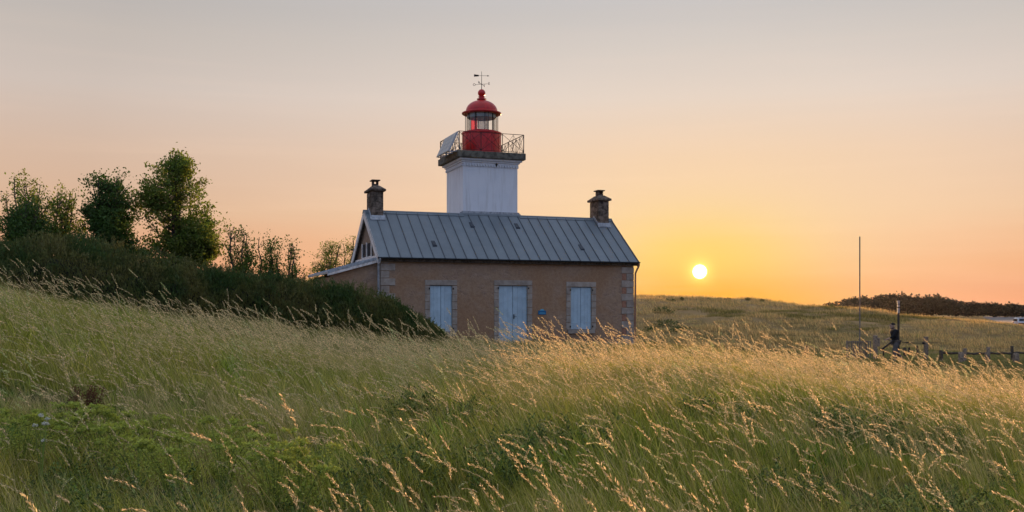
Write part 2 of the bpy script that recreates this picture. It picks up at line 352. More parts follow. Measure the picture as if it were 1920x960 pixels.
class MB:
    """mesh builder: collects shapes and links ONE object"""
    def __init__(s): s.v = []; s.f = []; s.mi = []; s.cur = 0
    def add(s, vs, fs):
        b = len(s.v); s.v += [tuple(v) for v in vs]; s.f += [tuple(i+b for i in f) for f in fs]; s.mi += [s.cur]*len(fs)
    def box(s, x0, x1, y0, y1, z0, z1, ch=0.):
        if x0 > x1: x0, x1 = x1, x0
        if y0 > y1: y0, y1 = y1, y0
        if z0 > z1: z0, z1 = z1, z0
        if ch <= 0:
            s.add([(x, y, z) for z in (z0, z1) for y in (y0, y1) for x in (x0, x1)],
                  [(0, 2, 3, 1), (4, 5, 7, 6), (0, 1, 5, 4), (2, 6, 7, 3), (0, 4, 6, 2), (1, 3, 7, 5)])
        else:
            bm = bmesh.new(); bmesh.ops.create_cube(bm, size=1)
            for v in bm.verts: v.co = Vector((x0+(v.co.x+.5)*(x1-x0), y0+(v.co.y+.5)*(y1-y0), z0+(v.co.z+.5)*(z1-z0)))
            bmesh.ops.bevel(bm, geom=bm.edges[:], offset=ch, segments=1, affect='EDGES')
            bm.verts.index_update(); s.add([v.co[:] for v in bm.verts], [[v.index for v in f.verts] for f in bm.faces]); bm.free()
    def prism(s, poly, axis, a, b):
        """poly: list of 2D points; extruded along axis from a to b"""
        n = len(poly)
        def p(q, w): return {'x': (w, q[0], q[1]), 'y': (q[0], w, q[1]), 'z': (q[0], q[1], w)}[axis]
        s.add([p(q, a) for q in poly]+[p(q, b) for q in poly],
              [tuple(range(n))[::-1], tuple(range(n, 2*n))]+[(i, (i+1) % n, n+(i+1) % n, n+i) for i in range(n)])
    def tube(s, pts, rad, n=8, cap=True):
        pts = [Vector(p) for p in pts]; rr = rad if hasattr(rad, '__len__') else [rad]*len(pts)
        vs = []; up = None
        for i, p in enumerate(pts):
            d = (pts[min(i+1, len(pts)-1)]-pts[max(i-1, 0)]).normalized()
            if up is None: up = Vector((0, 0, 1)) if abs(d.z) < .9 else Vector((0, 1, 0))
            a = d.cross(up).normalized(); b = a.cross(d).normalized(); up = b
            vs += [p+rr[i]*(a*math.cos(2*math.pi*k/n)+b*math.sin(2*math.pi*k/n)) for k in range(n)]
        fs = [(i*n+k, i*n+(k+1) % n, (i+1)*n+(k+1) % n, (i+1)*n+k) for i in range(len(pts)-1) for k in range(n)]
        if cap: fs += [tuple(range(n))[::-1], tuple(range((len(pts)-1)*n, len(pts)*n))]
        s.add(vs, fs)
    def bar(s, a, b, w, h=None):
        h = h or w; a = Vector(a); b = Vector(b); d = (b-a).normalized()
        up = Vector((0, 0, 1)) if abs(d.z) < .95 else Vector((0, 1, 0))
        x = d.cross(up).normalized()*w/2; y = x.cross(d).normalized()*h/2
        s.add([p+q for p in (a, b) for q in (-x-y, x-y, x+y, -x+y)], [(0, 1, 2, 3), (7, 6, 5, 4)]+[(i, 4+i, 4+(i+1) % 4, (i+1) % 4) for i in range(4)])
    def lathe(s, prof, c=(0, 0, 0), n=40, a0=0., a1=2*math.pi):
        full = abs(a1-a0-2*math.pi) < 1e-6; m = n if full else n+1
        vs = [(c[0]+r*math.cos(a0+(a1-a0)*k/n), c[1]+r*math.sin(a0+(a1-a0)*k/n), c[2]+z) for r, z in prof for k in range(m)]
        fs = [(i*m+k, i*m+(k+1) % m, (i+1)*m+(k+1) % m, (i+1)*m+k) for i in range(len(prof)-1) for k in range(n)]
        s.add(vs, fs)
    def build(s, name, m, parent=None, loc=None, rot=None, smooth=False, autos=None):
        me = bpy.data.meshes.new(name); me.from_pydata(s.v, [], s.f)
        for q in (m if isinstance(m, (list, tuple)) else [m]): me.materials.append(q)
        for p, i in zip(me.polygons, s.mi): p.material_index = i
        bm = bmesh.new(); bm.from_mesh(me); bmesh.ops.remove_doubles(bm, verts=bm.verts, dist=1e-5) if smooth else None
        bmesh.ops.recalc_face_normals(bm, faces=bm.faces); bm.to_mesh(me); bm.free()
        if smooth:
            me.polygons.foreach_set('use_smooth', [True]*len(me.polygons))
            try: me.set_sharp_from_angle(angle=R(autos or 40))
            except Exception: pass
        return obj(name, me, parent, loc, rot)

# ------------------------------------------------------------------ terrain
def sstep(a, b, x):
    u = np.clip((x-a)/(b-a), 0, 1); return u*u*(3-2*u)
def vnoise(x, y, sc, seed):
    x = np.asarray(x, float)*sc+seed*17.3; y = np.asarray(y, float)*sc+seed*5.7
    return (np.sin(x*1.0+1.7*np.sin(y*.8+seed))+np.sin(y*1.3+1.3*np.sin(x*.9+2*seed))+.5*np.sin(2.1*x-1.7*y+seed))/2.5
CX = np.array([-14, -9, -7.1, -5.65, -4.16, -2.7, -1.2, .3, 3.3, 4.76, 7.1, 12, 30])
CZ = np.array([2.9, 2.64, 2.38, 2.09, 1.81, 1.62, 1.50, 1.45, 1.38, 1.22, .94, .72, .5])
def ground(x, y):
    x = np.asarray(x, float); y = np.asarray(y, float)
    crest = np.interp(x, CX, CZ)
    g0 = 1.14+.16*sstep(-1, -6, x)-.12*sstep(1, 6, x)
    near = g0+(crest-g0)*sstep(-1, 14.5, y)
    back = np.interp(x, [-30, -12, -6, -3, 1, 6, 9, 14, 40], [2.6, 2.5, 2.1, 1.5, 1.3, 1.3, .9, .45, .35])
    z = near+(back-near)*sstep(15.5, 29, y)
    # plain beyond
    flatz = np.interp(y, [0, 30, 47, 70, 5000], [.5, .4, .3, 0, 0])
    lat = sstep(46, 62, y)
    leftk = sstep(-4, -14, x)
    z2 = flatz*(1-leftk)+leftk*np.interp(y, [0, 30, 70, 200], [2.5, 2.5, 1.5, .5])
    z = z*(1-lat)+z2*lat
    # dune ridge behind the house
    rc = np.interp(x, [-200, -60, 0, 12, 18, 28.7, 39, 45, 47, 49, 51, 54, 62], [2.5, 4.2, 4.5, 4.25, 3.9, 3.2, 2.35, 2.0, 1.6, .95, .45, .2, 0])
    yc = 100+.10*x
    prof = sstep(56, 100, y-.10*x)*(1-sstep(108, 190, y-.1*x))
    z = z+rc*prof
    amp = .04+.30*sstep(50, 75, y)*(1-sstep(220, 400, y))*(1-sstep(36, 52, x))
    z = z+amp*vnoise(x, y, .55, 1)*.8+amp*1.6*vnoise(x, y, .17, 2)*sstep(45, 60, y)*(1-sstep(220, 400, y))*(1-sstep(36, 52, x))
    z = z+.03*vnoise(x, y, 1.7, 3)*(1-sstep(40, 60, y))
    return z
def gz(x, y): return float(ground(x, y))

def build_ground():
    ys = np.concatenate([np.arange(-14, 50, .4), np.arange(50, 200, 1.5), np.geomspace(200, 6000, 40)])
    us = np.sinh(np.linspace(-1, 1, 261)*5.2)/math.sinh(5.2)
    xs = us*4000
    X, Y = np.meshgrid(xs, ys); Z = ground(X, Y)
    v = np.stack([X, Y, Z], -1).reshape(-1, 3)
    ny, nx = X.shape; i = np.arange(ny*nx).reshape(ny, nx)
    f = np.stack([i[:-1, :-1], i[:-1, 1:], i[1:, 1:], i[1:, :-1]], -1).reshape(-1, 4)
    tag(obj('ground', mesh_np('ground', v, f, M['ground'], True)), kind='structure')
build_ground()

# pale gravel track far on the right
def track():
    L = [(96, 190), (102, 204), (128, 262), (195, 408), (300, 640), (459, 980)]
    Rr = [(150, 190), (160, 204), (190, 262), (300, 408), (430, 640), (640, 980)]
    v = []; n = 8
    for a, b in zip(L, Rr):
        for k in range(n+1):
            x = a[0]+(b[0]-a[0])*k/n; y = a[1]
            v.append((x, y, gz(x, y)+.05))
    f = [(i*(n+1)+k, i*(n+1)+k+1, (i+1)*(n+1)+k+1, (i+1)*(n+1)+k) for i in range(len(L)-1) for k in range(n)]
    tag(obj('track', mesh_np('track', np.array(v), np.array(f), M['gravel'])), kind='structure')
track()

# ------------------------------------------------------------------ the lighthouse
HZ = 1.35
HOUSE = empty('lighthouse', (-4.8116, 37., HZ), R(20),
              label='small stone lighthouse cottage with zinc roof, square white tower and red lantern', cat='lighthouse')
WD, DP, EH, RH = 10.32, 4.8, 3.30, 5.25
SL = .748
def roofh(v): return 3.32+SL*(v+.18)
OPEN = [(1.85, 2.72, .56, 2.31), (4.58, 5.76, .10, 2.33), (7.58, 8.48, .62, 2.30)]
def house():
    # walls: front wall in pieces round the openings
    b = MB(); T = .42
    xs = [0]+[q for o in OPEN for q in o[:2]]+[WD]
    for i in range(0, 7, 2): b.box(xs[i], xs[i+1], 0, T, -.8, EH)
    for (a, c, lo, hi) in OPEN:
        b.box(a, c, 0, T, hi, EH)
        b.box(a, c, 0, T, -.8, lo)
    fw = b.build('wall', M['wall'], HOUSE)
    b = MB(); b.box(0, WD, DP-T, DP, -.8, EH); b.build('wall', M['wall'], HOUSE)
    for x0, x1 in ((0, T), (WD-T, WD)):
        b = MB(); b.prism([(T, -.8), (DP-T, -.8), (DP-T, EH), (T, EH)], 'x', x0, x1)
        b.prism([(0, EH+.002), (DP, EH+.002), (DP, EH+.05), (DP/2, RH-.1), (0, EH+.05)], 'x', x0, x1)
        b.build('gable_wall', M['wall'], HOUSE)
    # plinth
    b = MB(); b.box(-.04, 4.36, -.05, -.002, -.8, .12, .01); b.box(5.98, WD+.04, -.05, -.002, -.8, .12, .01); b.build('plinth', M['stone'], HOUSE)
    # quoins
    rnd = random.Random(3)
    for side in (0, 1):
        h = .13; k = 0
        while h < EH-.12:
            hh = min(.27+rnd.uniform(-.02, .02), EH-.04-h)
            L = .52 if k % 2 == 0 else .30; Ld = .30 if k % 2 == 0 else .52
            b = MB(); p = .022+rnd.uniform(0, .012)
            if side == 0:
                b.box(-p, L, -p, .03, h, h+hh-.018, .012); b.box(-p, .03, .032, Ld, h, h+hh-.018, .008)
            else:
                b.box(WD-L, WD+p, -p, .03, h, h+hh-.018, .012); b.box(WD-.03, WD+p, .032, Ld, h, h+hh-.018, .008)
            m = M['stone']
            if side == 1 and k in (2, 4, 6, 8) and False: m = M['stone_red']
            b.build('quoin_stone', m, HOUSE); 
            if side == 1 and k % 2 == 1:
                b = MB(); b.box(WD-.50, WD-L-.012, -.014, .03, h, h+hh-.018, .01)
                q = b.build('quoin_stone', M['stone_red'], HOUSE); q['label'] = 'reddish filler stone of the right corner'
            h += hh; k += 1
    # openings: surrounds and shutters
    for wi, (a, c, lo, hi) in enumerate(OPEN):
        isdoor = wi == 1
        e = .19
        root = MB()
        b = MB(); b.box(a-e, c+e, -.03, .14, hi+.004, hi+.20, .01)
        b.build('lintel', M['stone'], HOUSE)
        if not isdoor:
            b = MB(); b.box(a-.13, c+.13, -.07, .14, lo-.16, lo-.004, .012); b.build('sill', M['stone'], HOUSE)
        else:
            b = MB(); b.box(a-.35, c+.35, -.45, -.004, -.6, .06, .015); b.box(a-.35, c+.35, -.80, -.454, -.6, -.10, .015)
            b.build('door_step', M['concrete'], HOUSE)
        h = lo if not isdoor else .13; k = 0
        while h < hi-.05:
            hh = .265+rnd.uniform(-.02, .03)
            if h+hh > hi-.12: hh = hi-h
            for sx in (-1, 1):
                w = e if (k+(sx > 0)) % 2 else e+.0
                b = MB(); p = .02+rnd.uniform(0, .014)
                if sx < 0: b.box(a-w, a+.002, -p, .13, h, h+hh-.016, .01)
                else: b.box(c-.002, c+w, -p, .13, h, h+hh-.016, .01)
                b.build('jamb_stone', M['stone'], HOUSE)
            h += hh; k += 1
        # backing so nothing shows through
        b = MB(); b.box(a-.001, c+.001, .30, .34, lo, hi); b.build('backing_board', M['dark'], HOUSE)
        # two leaves
        mid = (a+c)/2
        for sx, (x0, x1) in ((-1, (a+.008, mid-.006)), (1, (mid+.006, c-.008))):
            lf = MB()
            nb = 3; y0 = .045 if not isdoor else .06
            bw = (x1-x0)/nb
            lf.box(x0, x1, y0+.012, y0+.035, lo+.012, hi-.012)
            leaf = lf.build('door_leaf' if isdoor else 'shutter', M['shutter'], HOUSE)
            for k in range(nb):
                q = MB(); q.box(x0+k*bw+.003, x0+(k+1)*bw-.003, y0, y0+.0115, lo+.012, hi-.012, .003)
                q.build('plank', M['shutter'], leaf)
            for hh in (lo+.28, hi-.28):
                q = MB(); xe = x0 if sx < 0 else x1
                q.box(xe-.03 if sx < 0 else xe-.30, xe+.30 if sx < 0 else xe+.03, y0-.008, y0-.001, hh-.02, hh+.02)
                q.build('hinge_strap', M['shutter'], leaf)
        for hh in (hi-.10,) if isdoor else (hi-.12, lo+.12):
            for xe in (a-.03, c+.03):
                b = MB(); b.box(xe-.022, xe+.022, -.055, -.032, hh-.035, hh+.035); b.build('hinge_pin', M['iron'], HOUSE)
        if isdoor:
            q = MB(); q.box(mid+.03, mid+.06, .03, .058, 1.05, 1.22); q.tube([(mid+.045, .04, 1.13), (mid+.045, -.01, 1.13), (mid+.14, -.01, 1.13)], .009, 6)
            q.build('door_handle', M['iron'], HOUSE)
    # plaque
    s = MB(); s.box(6.20, 6.53, -.025, -.003, 1.21, 1.37, .003); pl = s.build('plaque', M['signblue'], HOUSE); pl['label'] = 'small blue enamel plaque beside the door'
    s = MB(); s.prism([(6.365+.085*math.cos(R(a)), 1.37+.055*math.sin(R(a))) for a in range(0, 181, 20)], 'y', -.024, -.004); s.build('crest', M['signlight'], pl)
    s = MB(); s.box(6.23, 6.50, -.0275, -.0255, 1.245, 1.262); s.box(6.26, 6.47, -.0275, -.0255, 1.285, 1.298); s.build('print_line', M['signlight'], pl)

    # roof: pans and seams as pieces
    roof = MB()
    v0, v1 = -.14, DP+.14
    roof.prism([(v0, roofh(v0)-.06), (DP/2, roofh(DP/2)-.06), (v1, roofh(v0)-.06), (v1, roofh(v0)-.13), (DP/2, roofh(DP/2)-.14), (v0, roofh(v0)-.13)], 'x', -.10, WD+.10)
    rf = roof.build('roof', M['wood_dark'], HOUSE)
    n = 25; x0, x1 = -.16, WD+.16; pw = (x1-x0)/n
    ve = -.18; L = math.hypot(DP/2-ve, SL*(DP/2-ve)); al = math.atan(SL)
    pan = MB()
    m = 7; rp = random.Random(8)
    vs = []
    for i in range(m+1):
        for k in range(3):
            vs.append((k*(pw-.022)/2+.011, L*i/m, (0 if k != 1 else .004)+rp.uniform(-.0015, .0015)))
    nv = len(vs); vs += [(x, y, -.05) for x, y, z in vs]
    fs = [(i*3+k, i*3+k+1, (i+1)*3+k+1, (i+1)*3+k) for i in range(m) for k in range(2)]
    fs += [(k+nv, k, k+1, k+1+nv)[::-1] for k in range(2)]
    pan.add(vs, fs)
    pme = None; sme = None
    for side in (0, 1):
        for i in range(n):
            if side == 0: loc = (x0+i*pw, ve, roofh(ve)); rot = (al, 0, 0)
            else: loc = (x0+(i+1)*pw, DP-ve, roofh(ve)); rot = (al, 0, math.pi)
            if pme is None:
                o = pan.build('roof_panel', M['zinc'], rf, loc, rot); pme = o.data
            else: obj('roof_panel', pme, rf, loc, rot)
        for i in range(n+1):
            if side == 0: loc = (x0+i*pw, ve, roofh(ve)); rot = (al, 0, 0)
            else: loc = (x0+i*pw, DP-ve, roofh(ve)); rot = (al, 0, math.pi)
            if sme is None:
                q = MB(); q.prism([(-.013, -.03), (.013, -.03), (.009, .034), (-.009, .034)], 'y', -.004, L-.01)
                o = q.build('standing_seam', M['seam'], rf, loc, rot); sme = o.data
            else: obj('standing_seam', sme, rf, loc, rot)
    for vals in ((-.19, 3.90), (6.29, WD+.19)):
        q = MB(); q.tube([(vals[0], DP/2, RH+.005), (vals[1], DP/2, RH+.005)], .05, 8); q.prism([(DP/2-.14, RH-.07), (DP/2, RH+.035), (DP/2+.14, RH-.07), (DP/2+.13, RH-.09), (DP/2, RH+.01), (DP/2-.13, RH-.09)], 'x', *vals)
        q.build('ridge_cap', M['zinc'], rf, smooth=True)
    # the slope runs up to the tower foot
    q = MB(); q.prism([(DP/2-.05, RH-.0), (DP/2-.05, RH-.10), (2.52, RH-.10), (2.52, RH+.115)], 'x', 3.80, 6.40); q.build('tower_apron', M['zinc'], rf)
    q = MB(); q.box(3.86, 6.34, 2.46, 2.50, RH+.05, RH+.16); q.build('flashing', M['zinc_light'], rf)
    for (u, v) in ((2.17, .62), (4.05, 1.78), (5.98, 1.80), (8.30, .62)):
        q = MB(); q.prism([(v-.16, roofh(v-.16)+.0), (v-.16, roofh(v-.16)+.05), (v+.13, roofh(v+.13)+.025), (v+.13, roofh(v+.13))], 'x', u-.07, u+.07)
        q.box(u-.085, u+.085, v-.18, v-.162, roofh(v-.17)-.02, roofh(v-.17)+.06)
        q.build('roof_vent', M['zinc_dark'], rf)
    # gutter and fascia
    q = MB(); pr = [(.055*math.cos(R(a)), .055*math.sin(R(a))) for a in range(180, 361, 20)]
    q.prism([(v0-.095+x, roofh(v0)-.03+z) for x, z in pr]+[(v0-.095+.045, roofh(v0)-.03), (v0-.095-.045, roofh(v0)-.03)], 'x', -.18, WD+.18); q.build('gutter', M['zinc_dark'], HOUSE)
    q = MB(); q.box(-.10, WD+.10, -.139, -.115, EH-.13, EH+.02); q.build('fascia_board', M['wood_dark'], HOUSE)
    q = MB(); q.box(0.001, WD-.001, -.114, -.003, EH-.07, EH+.01); q.build('soffit_board', M['wood_dark'], HOUSE)
    # downpipes
    gy, gzv = v0-.095, roofh(v0)-.06
    q = MB(); q.tube([(-.10, gy, gzv), (-.10, gy, gzv-.08), (-.12, gy+.12, gzv-.24), (-.12, gy+.16, gzv-.36), (-.12, gy+.16, -.2)], .042, 10); q.build('downpipe', M['zinc_light'], HOUSE, smooth=True)
    q = MB(); q.tube([(WD+.14, gy, gzv), (WD+.15, gy+.01, gzv-.10), (WD+.10, gy+.10, gzv-.28), (WD+.06, gy+.15, gzv-.42), (WD+.06, gy+.2, -.3)], .036, 10); q.build('downpipe', M['stone_red'], HOUSE, smooth=True)
    # bargeboards and verge on both gables
    for side, (xa, xb) in enumerate(((-.175, -.135), (WD+.135, WD+.175))):
        for s in (0, 1):
            def vv(v): return v if s == 0 else DP-v
            q = MB(); top = .035; dpt = .24
            q.prism([(vv(-.19), roofh(-.19)+top), (vv(DP/2-.001), roofh(DP/2)+top), (vv(DP/2-.001), roofh(DP/2)-dpt-.03), (vv(-.19), roofh(-.19)-dpt)], 'x', xa, xb)
            o = q.build('bargeboard', M['trim'] if side == 0 else M['zinc_dark'], HOUSE)
    # gable window on the left gable, above the annex roof
    q = MB(); q.box(-.03, .0-.004, 1.50, 3.25, 3.42, 3.98); gw = q.build('gable_window', M['dark'], HOUSE)
    q = MB()
    for v in (1.46, 2.33, 3.19): q.box(-.07, -.032, v, v+.09, 3.40, 4.02)
    q.box(-.07, -.032, 1.552, 2.328, 3.40, 3.46); q.box(-.07, -.032, 2.422, 3.188, 3.40, 3.46)
    q.build('window_frame', M['trim'], gw)
    # annex against the left gable
    sk = (3.30-2.74)/1.95
    q = MB(); q.prism([(-1.80, -.8), (-.003, -.8), (-.003, 3.18), (-1.80, 3.18-1.80*sk)], 'y', .16, .46)
    q.prism([(-1.80, -.8), (-.003, -.8), (-.003, 3.18), (-1.80, 3.18-1.80*sk)], 'y', 4.3, 4.6)
    q.box(-1.80, -1.5, .462, 4.298, -.8, 2.6); q.build('annex_wall', M['wall'], HOUSE)
    q = MB(); q.prism([(-1.97, 2.70), (-.005, 3.265), (-.005, 3.345), (-1.97, 2.78)], 'y', .02, 4.75); ar = q.build('annex_roof', M['zinc_light'], HOUSE)
    for k in range(6):
        y = .1+k*.9; q = MB(); q.prism([(-1.97, 2.78), (-.01, 3.345), (-.01, 3.375), (-1.97, 2.81)], 'y', y, y+.03); q.build('standing_seam', M['zinc_light'], ar)
    q = MB(); q.prism([(-1.97, 2.62), (-.005, 3.17), (-.005, 3.262), (-1.97, 2.697)], 'y', .02, .05); q.build('annex_fascia', M['trim'], HOUSE)
    q = MB(); q.prism([(.06, 3.33), (4.74, 3.33), (4.74, 3.43), (.06, 3.43)], 'x', -.06, -.034); q.build('flashing', M['trim'], HOUSE)
    # chimneys
    for ci, u0 in enumerate((.05, 9.70)):
        u1 = u0+.47; va, vb = 1.95, 2.85
        c = MB(); c.box(u0+.02, u1-.02, va+.02, vb-.02, 4.6, 6.0); ch = c.build('chimney', M['chimney'], HOUSE)
        if ci == 0: ch['label'] = 'stone chimney on the left gable'
        else: ch['label'] = 'stone chimney on the right gable'
        rr = random.Random(ci+5); h = 4.75; k = 0
        while h < 5.97:   # courses of blocks, proud of the core
            hh = min(.2+rr.uniform(-.015, .015), 5.995-h)
            cuts = [u0, u0+(.18 if k % 2 else .29), u1]
            for a, d in zip(cuts, cuts[1:]):
                for (ya, yb) in ((va, va+.019), (vb-.019, vb)):
                    b = MB(); b.box(a+.004, d-.004, ya-rr.uniform(0, .008), yb, h, h+hh-.01, .004); b.build('block', M['chimney'], ch)
            vc = [va+.02, va+(.32 if k % 2 else .5), va+(.66 if k % 2 else .72), vb-.02]
            for a, d in zip(vc, vc[1:]):
                for (xa, xb) in ((u0, u0+.019), (u1-.019, u1)):
                    b = MB(); b.box(xa, xb, a+.004, d-.004, h, h+hh-.01, .004); b.build('block', M['chimney'], ch)
            h += hh; k += 1
        b = MB(); b.box(u0-.09, u1+.09, va-.09, vb+.09, 6.0, 6.09, .015); b.build('cap_slab', M['chimney'], ch)
        b = MB()
        lo = [(u0-.06, va-.06), (u1+.06, va-.06), (u1+.06, vb+.06), (u0-.06, vb+.06)]; hi = [(u0+.11, va+.2), (u1-.11, va+.2), (u1-.11, vb-.2), (u0+.11, vb-.2)]
        b.add([(x, y, 6.092) for x, y in lo]+[(x, y, 6.24) for x, y in hi], [(0, 1, 2, 3), (4, 5, 6, 7)]+[(i, (i+1) % 4, 4+(i+1) % 4, 4+i) for i in range(4)])
        b.build('cap_top', M['chimney'], ch)
        b = MB()
        um = (u0+u1)/2; vm = (va+vb)/2
        for dx in (-.10, .07): b.box(um+dx-.0, um+dx+.035, vm-.16, vm+.16, 6.235, 6.43)
        b.box(um-.064, um+.069, vm-.16, vm-.13, 6.235, 6.31); b.box(um-.17, um+.17, vm-.22, vm+.22, 6.432, 6.475, .01)
        b.build('chimney_pot', M['chimney'], ch)
        b = MB(); b.prism([(va-.10, roofh(va-.10)+.02), (va-.10, roofh(va-.10)+.06), (va-.022, roofh(va-.02)+.16), (va-.022, roofh(va-.02)+.02)], 'x', u0-.06, u1+.06)
        b.prism([(va, roofh(va)+.02), (va, roofh(va)+.12), (DP/2, RH+.14), (vb, roofh(va)+.12), (vb, roofh(va)+.02), (DP/2, RH+.03)], 'x', u1+.006, u1+.03)
        b.prism([(va, roofh(va)+.02), (va, roofh(va)+.12), (DP/2, RH+.14), (vb, roofh(va)+.12), (vb, roofh(va)+.02), (DP/2, RH+.03)], 'x', u0-.03, u0-.006)
        b.build('flashing', M['zinc_light'], ch)
house()

def tower():
    a, c, v0, v1 = 3.92, 6.27, 2.50, 4.85
    b = MB(); b.box(a, c, v0, v1, 3.6, 7.33); tw = b.build('tower', M['white'], HOUSE)
    # corner pilaster strips and the string course
    b = MB()
    b.box(a-.035, c+.035, v0-.035, v1+.035, 7.332, 7.40, .01); b.box(a-.08, c+.08, v0-.08, v1+.08, 7.402, 7.47, .01); b.box(a-.16, c+.16, v0-.16, v1+.16, 7.472, 7.56, .012)
    b.build('cornice', M['white'], tw)
    # little round corbels under the cornice, one by one
    me = None
    for k in range(20):
        for side in range(4):
            s = (k+.5)/20*(c-a)
            loc = [(a+s, v0-.012, 7.285), (a+s, v1+.012, 7.285), (a-.012, v0+s, 7.285), (c+.012, v0+s, 7.285)][side]
            rot = [(0, 0, 0), (0, 0, math.pi), (0, 0, -math.pi/2), (0, 0, math.pi/2)][side]
            if me is None:
                q = MB(); q.prism([(-.042, .045), (.042, .045), (.042, 0), (.028, -.035), (0, -.052), (-.028, -.035), (-.042, 0)], 'y', -.05, .010); o = q.build('corbel', M['white'], tw, loc, rot); me = o.data
            else: obj('corbel', me, tw, loc, rot)
    b = MB(); b.tube([(5.33, v0-.10, 7.36), (5.33, v0-.005, 7.28)], [.05, .03], 8); b.build('lamp_bracket', M['iron'], tw)
    # gallery slab
    g = MB(); g.box(a-.31, c+.27, v0-.27, v1+.27, 7.562, 7.83, .012); sl_ = g.build('gallery_slab', M['concrete'], HOUSE)
    # balustrade
    rl = empty_child('balustrade', HOUSE)
    e0, e1, f0, f1 = a-.22, c+.20, v0-.2, v1+.2; hb, ht = 7.83, 8.60
    P4 = [(e0, f0), (e1, f0), (e1, f1), (e0, f1)]
    for i in range(4):
        p = Vector((*P4[i], 0)); q = Vector((*P4[(i+1) % 4], 0)); nb = 3
        for k in range(nb):
            s0 = p.lerp(q, k/nb); s1 = p.lerp(q, (k+1)/nb)
            m_ = MB(); m_.tube([(s0.x, s0.y, hb), (s0.x, s0.y, ht+.01)], .016 if k else .02, 6); m_.build('baluster_post', M['iron'], rl)
            m_ = MB()
            m_.bar((s0.x, s0.y, hb+.05), (s1.x, s1.y, ht-.03), .014); m_.bar((s0.x, s0.y, ht-.03), (s1.x, s1.y, hb+.05), .014)
            mid = s0.lerp(s1, .5); m_.bar((mid.x, mid.y, hb+.02), (mid.x, mid.y, ht-.02), .012)
            m_.bar((s0.x, s0.y, hb+.05), (mid.x, mid.y, ht-.03), .010); m_.bar((mid.x, mid.y, ht-.03), (s1.x, s1.y, hb+.05), .010)
            m_.build('cross_bracing', M['iron'], rl)
        m_ = MB(); m_.bar((p.x, p.y, ht), (q.x, q.y, ht), .03, .02); m_.build('top_rail', M['iron'], rl)
        m_ = MB(); m_.bar((p.x, p.y, hb+.05), (q.x, q.y, hb+.05), .02, .015); m_.build('bottom_rail', M['iron'], rl)
    # tilted solar panel on the left of the gallery
    y0, y1 = 2.16, 3.98; ut, hT, ub, hB = 3.585, 8.56, 3.21, 7.76
    s = MB(); s.add([(ub, y0, hB), (ub, y1, hB), (ut, y1, hT), (ut, y0, hT), (ub+.04, y0, hB-.015), (ub+.04, y1, hB-.015), (ut+.04, y1, hT-.015), (ut+.04, y0, hT-.015)],
                    [(0, 1, 2, 3), (7, 6, 5, 4), (0, 4, 5, 1), (1, 5, 6, 2), (2, 6, 7, 3), (3, 7, 4, 0)])
    sp = s.build('solar_panel', M['alu'], HOUSE)
    nrm = Vector((-(hT-hB), 0, (ut-ub))).normalized()
    for i in range(3):
        for k in range(4):
            fa, fb = .03+i*.315, .03+(i+1)*.315-.012; ka, kb = .03+k*.238, .03+(k+1)*.238-.01
            def pt(u_, w_): return Vector((ub+(ut-ub)*w_, y0+(y1-y0)*u_, hB+(hT-hB)*w_))
            c4 = [pt(fa, ka), pt(fb, ka), pt(fb, kb), pt(fa, kb)]
            q = MB(); q.add([p+nrm*.001 for p in c4]+[p+nrm*.007 for p in c4], [(0, 3, 2, 1), (4, 5, 6, 7)]+[(j, (j+1) % 4, 4+(j+1) % 4, 4+j) for j in range(4)])
            q.build('cell', M['solar'], sp)
    q = MB()
    for y in (2.3, 2.9, 3.5, 3.9):
        q.bar((ub+.05, y, hB-.02), (3.62, y, 7.80), .035); q.bar((ut+.03, y, hT-.06), (3.75, y, 7.85), .025)
    q.build('bracket', M['alu'], sp)

def empty_child(name, parent):
    o = bpy.data.objects.new(name, None); o.empty_display_size = .2; link(o, parent); return o

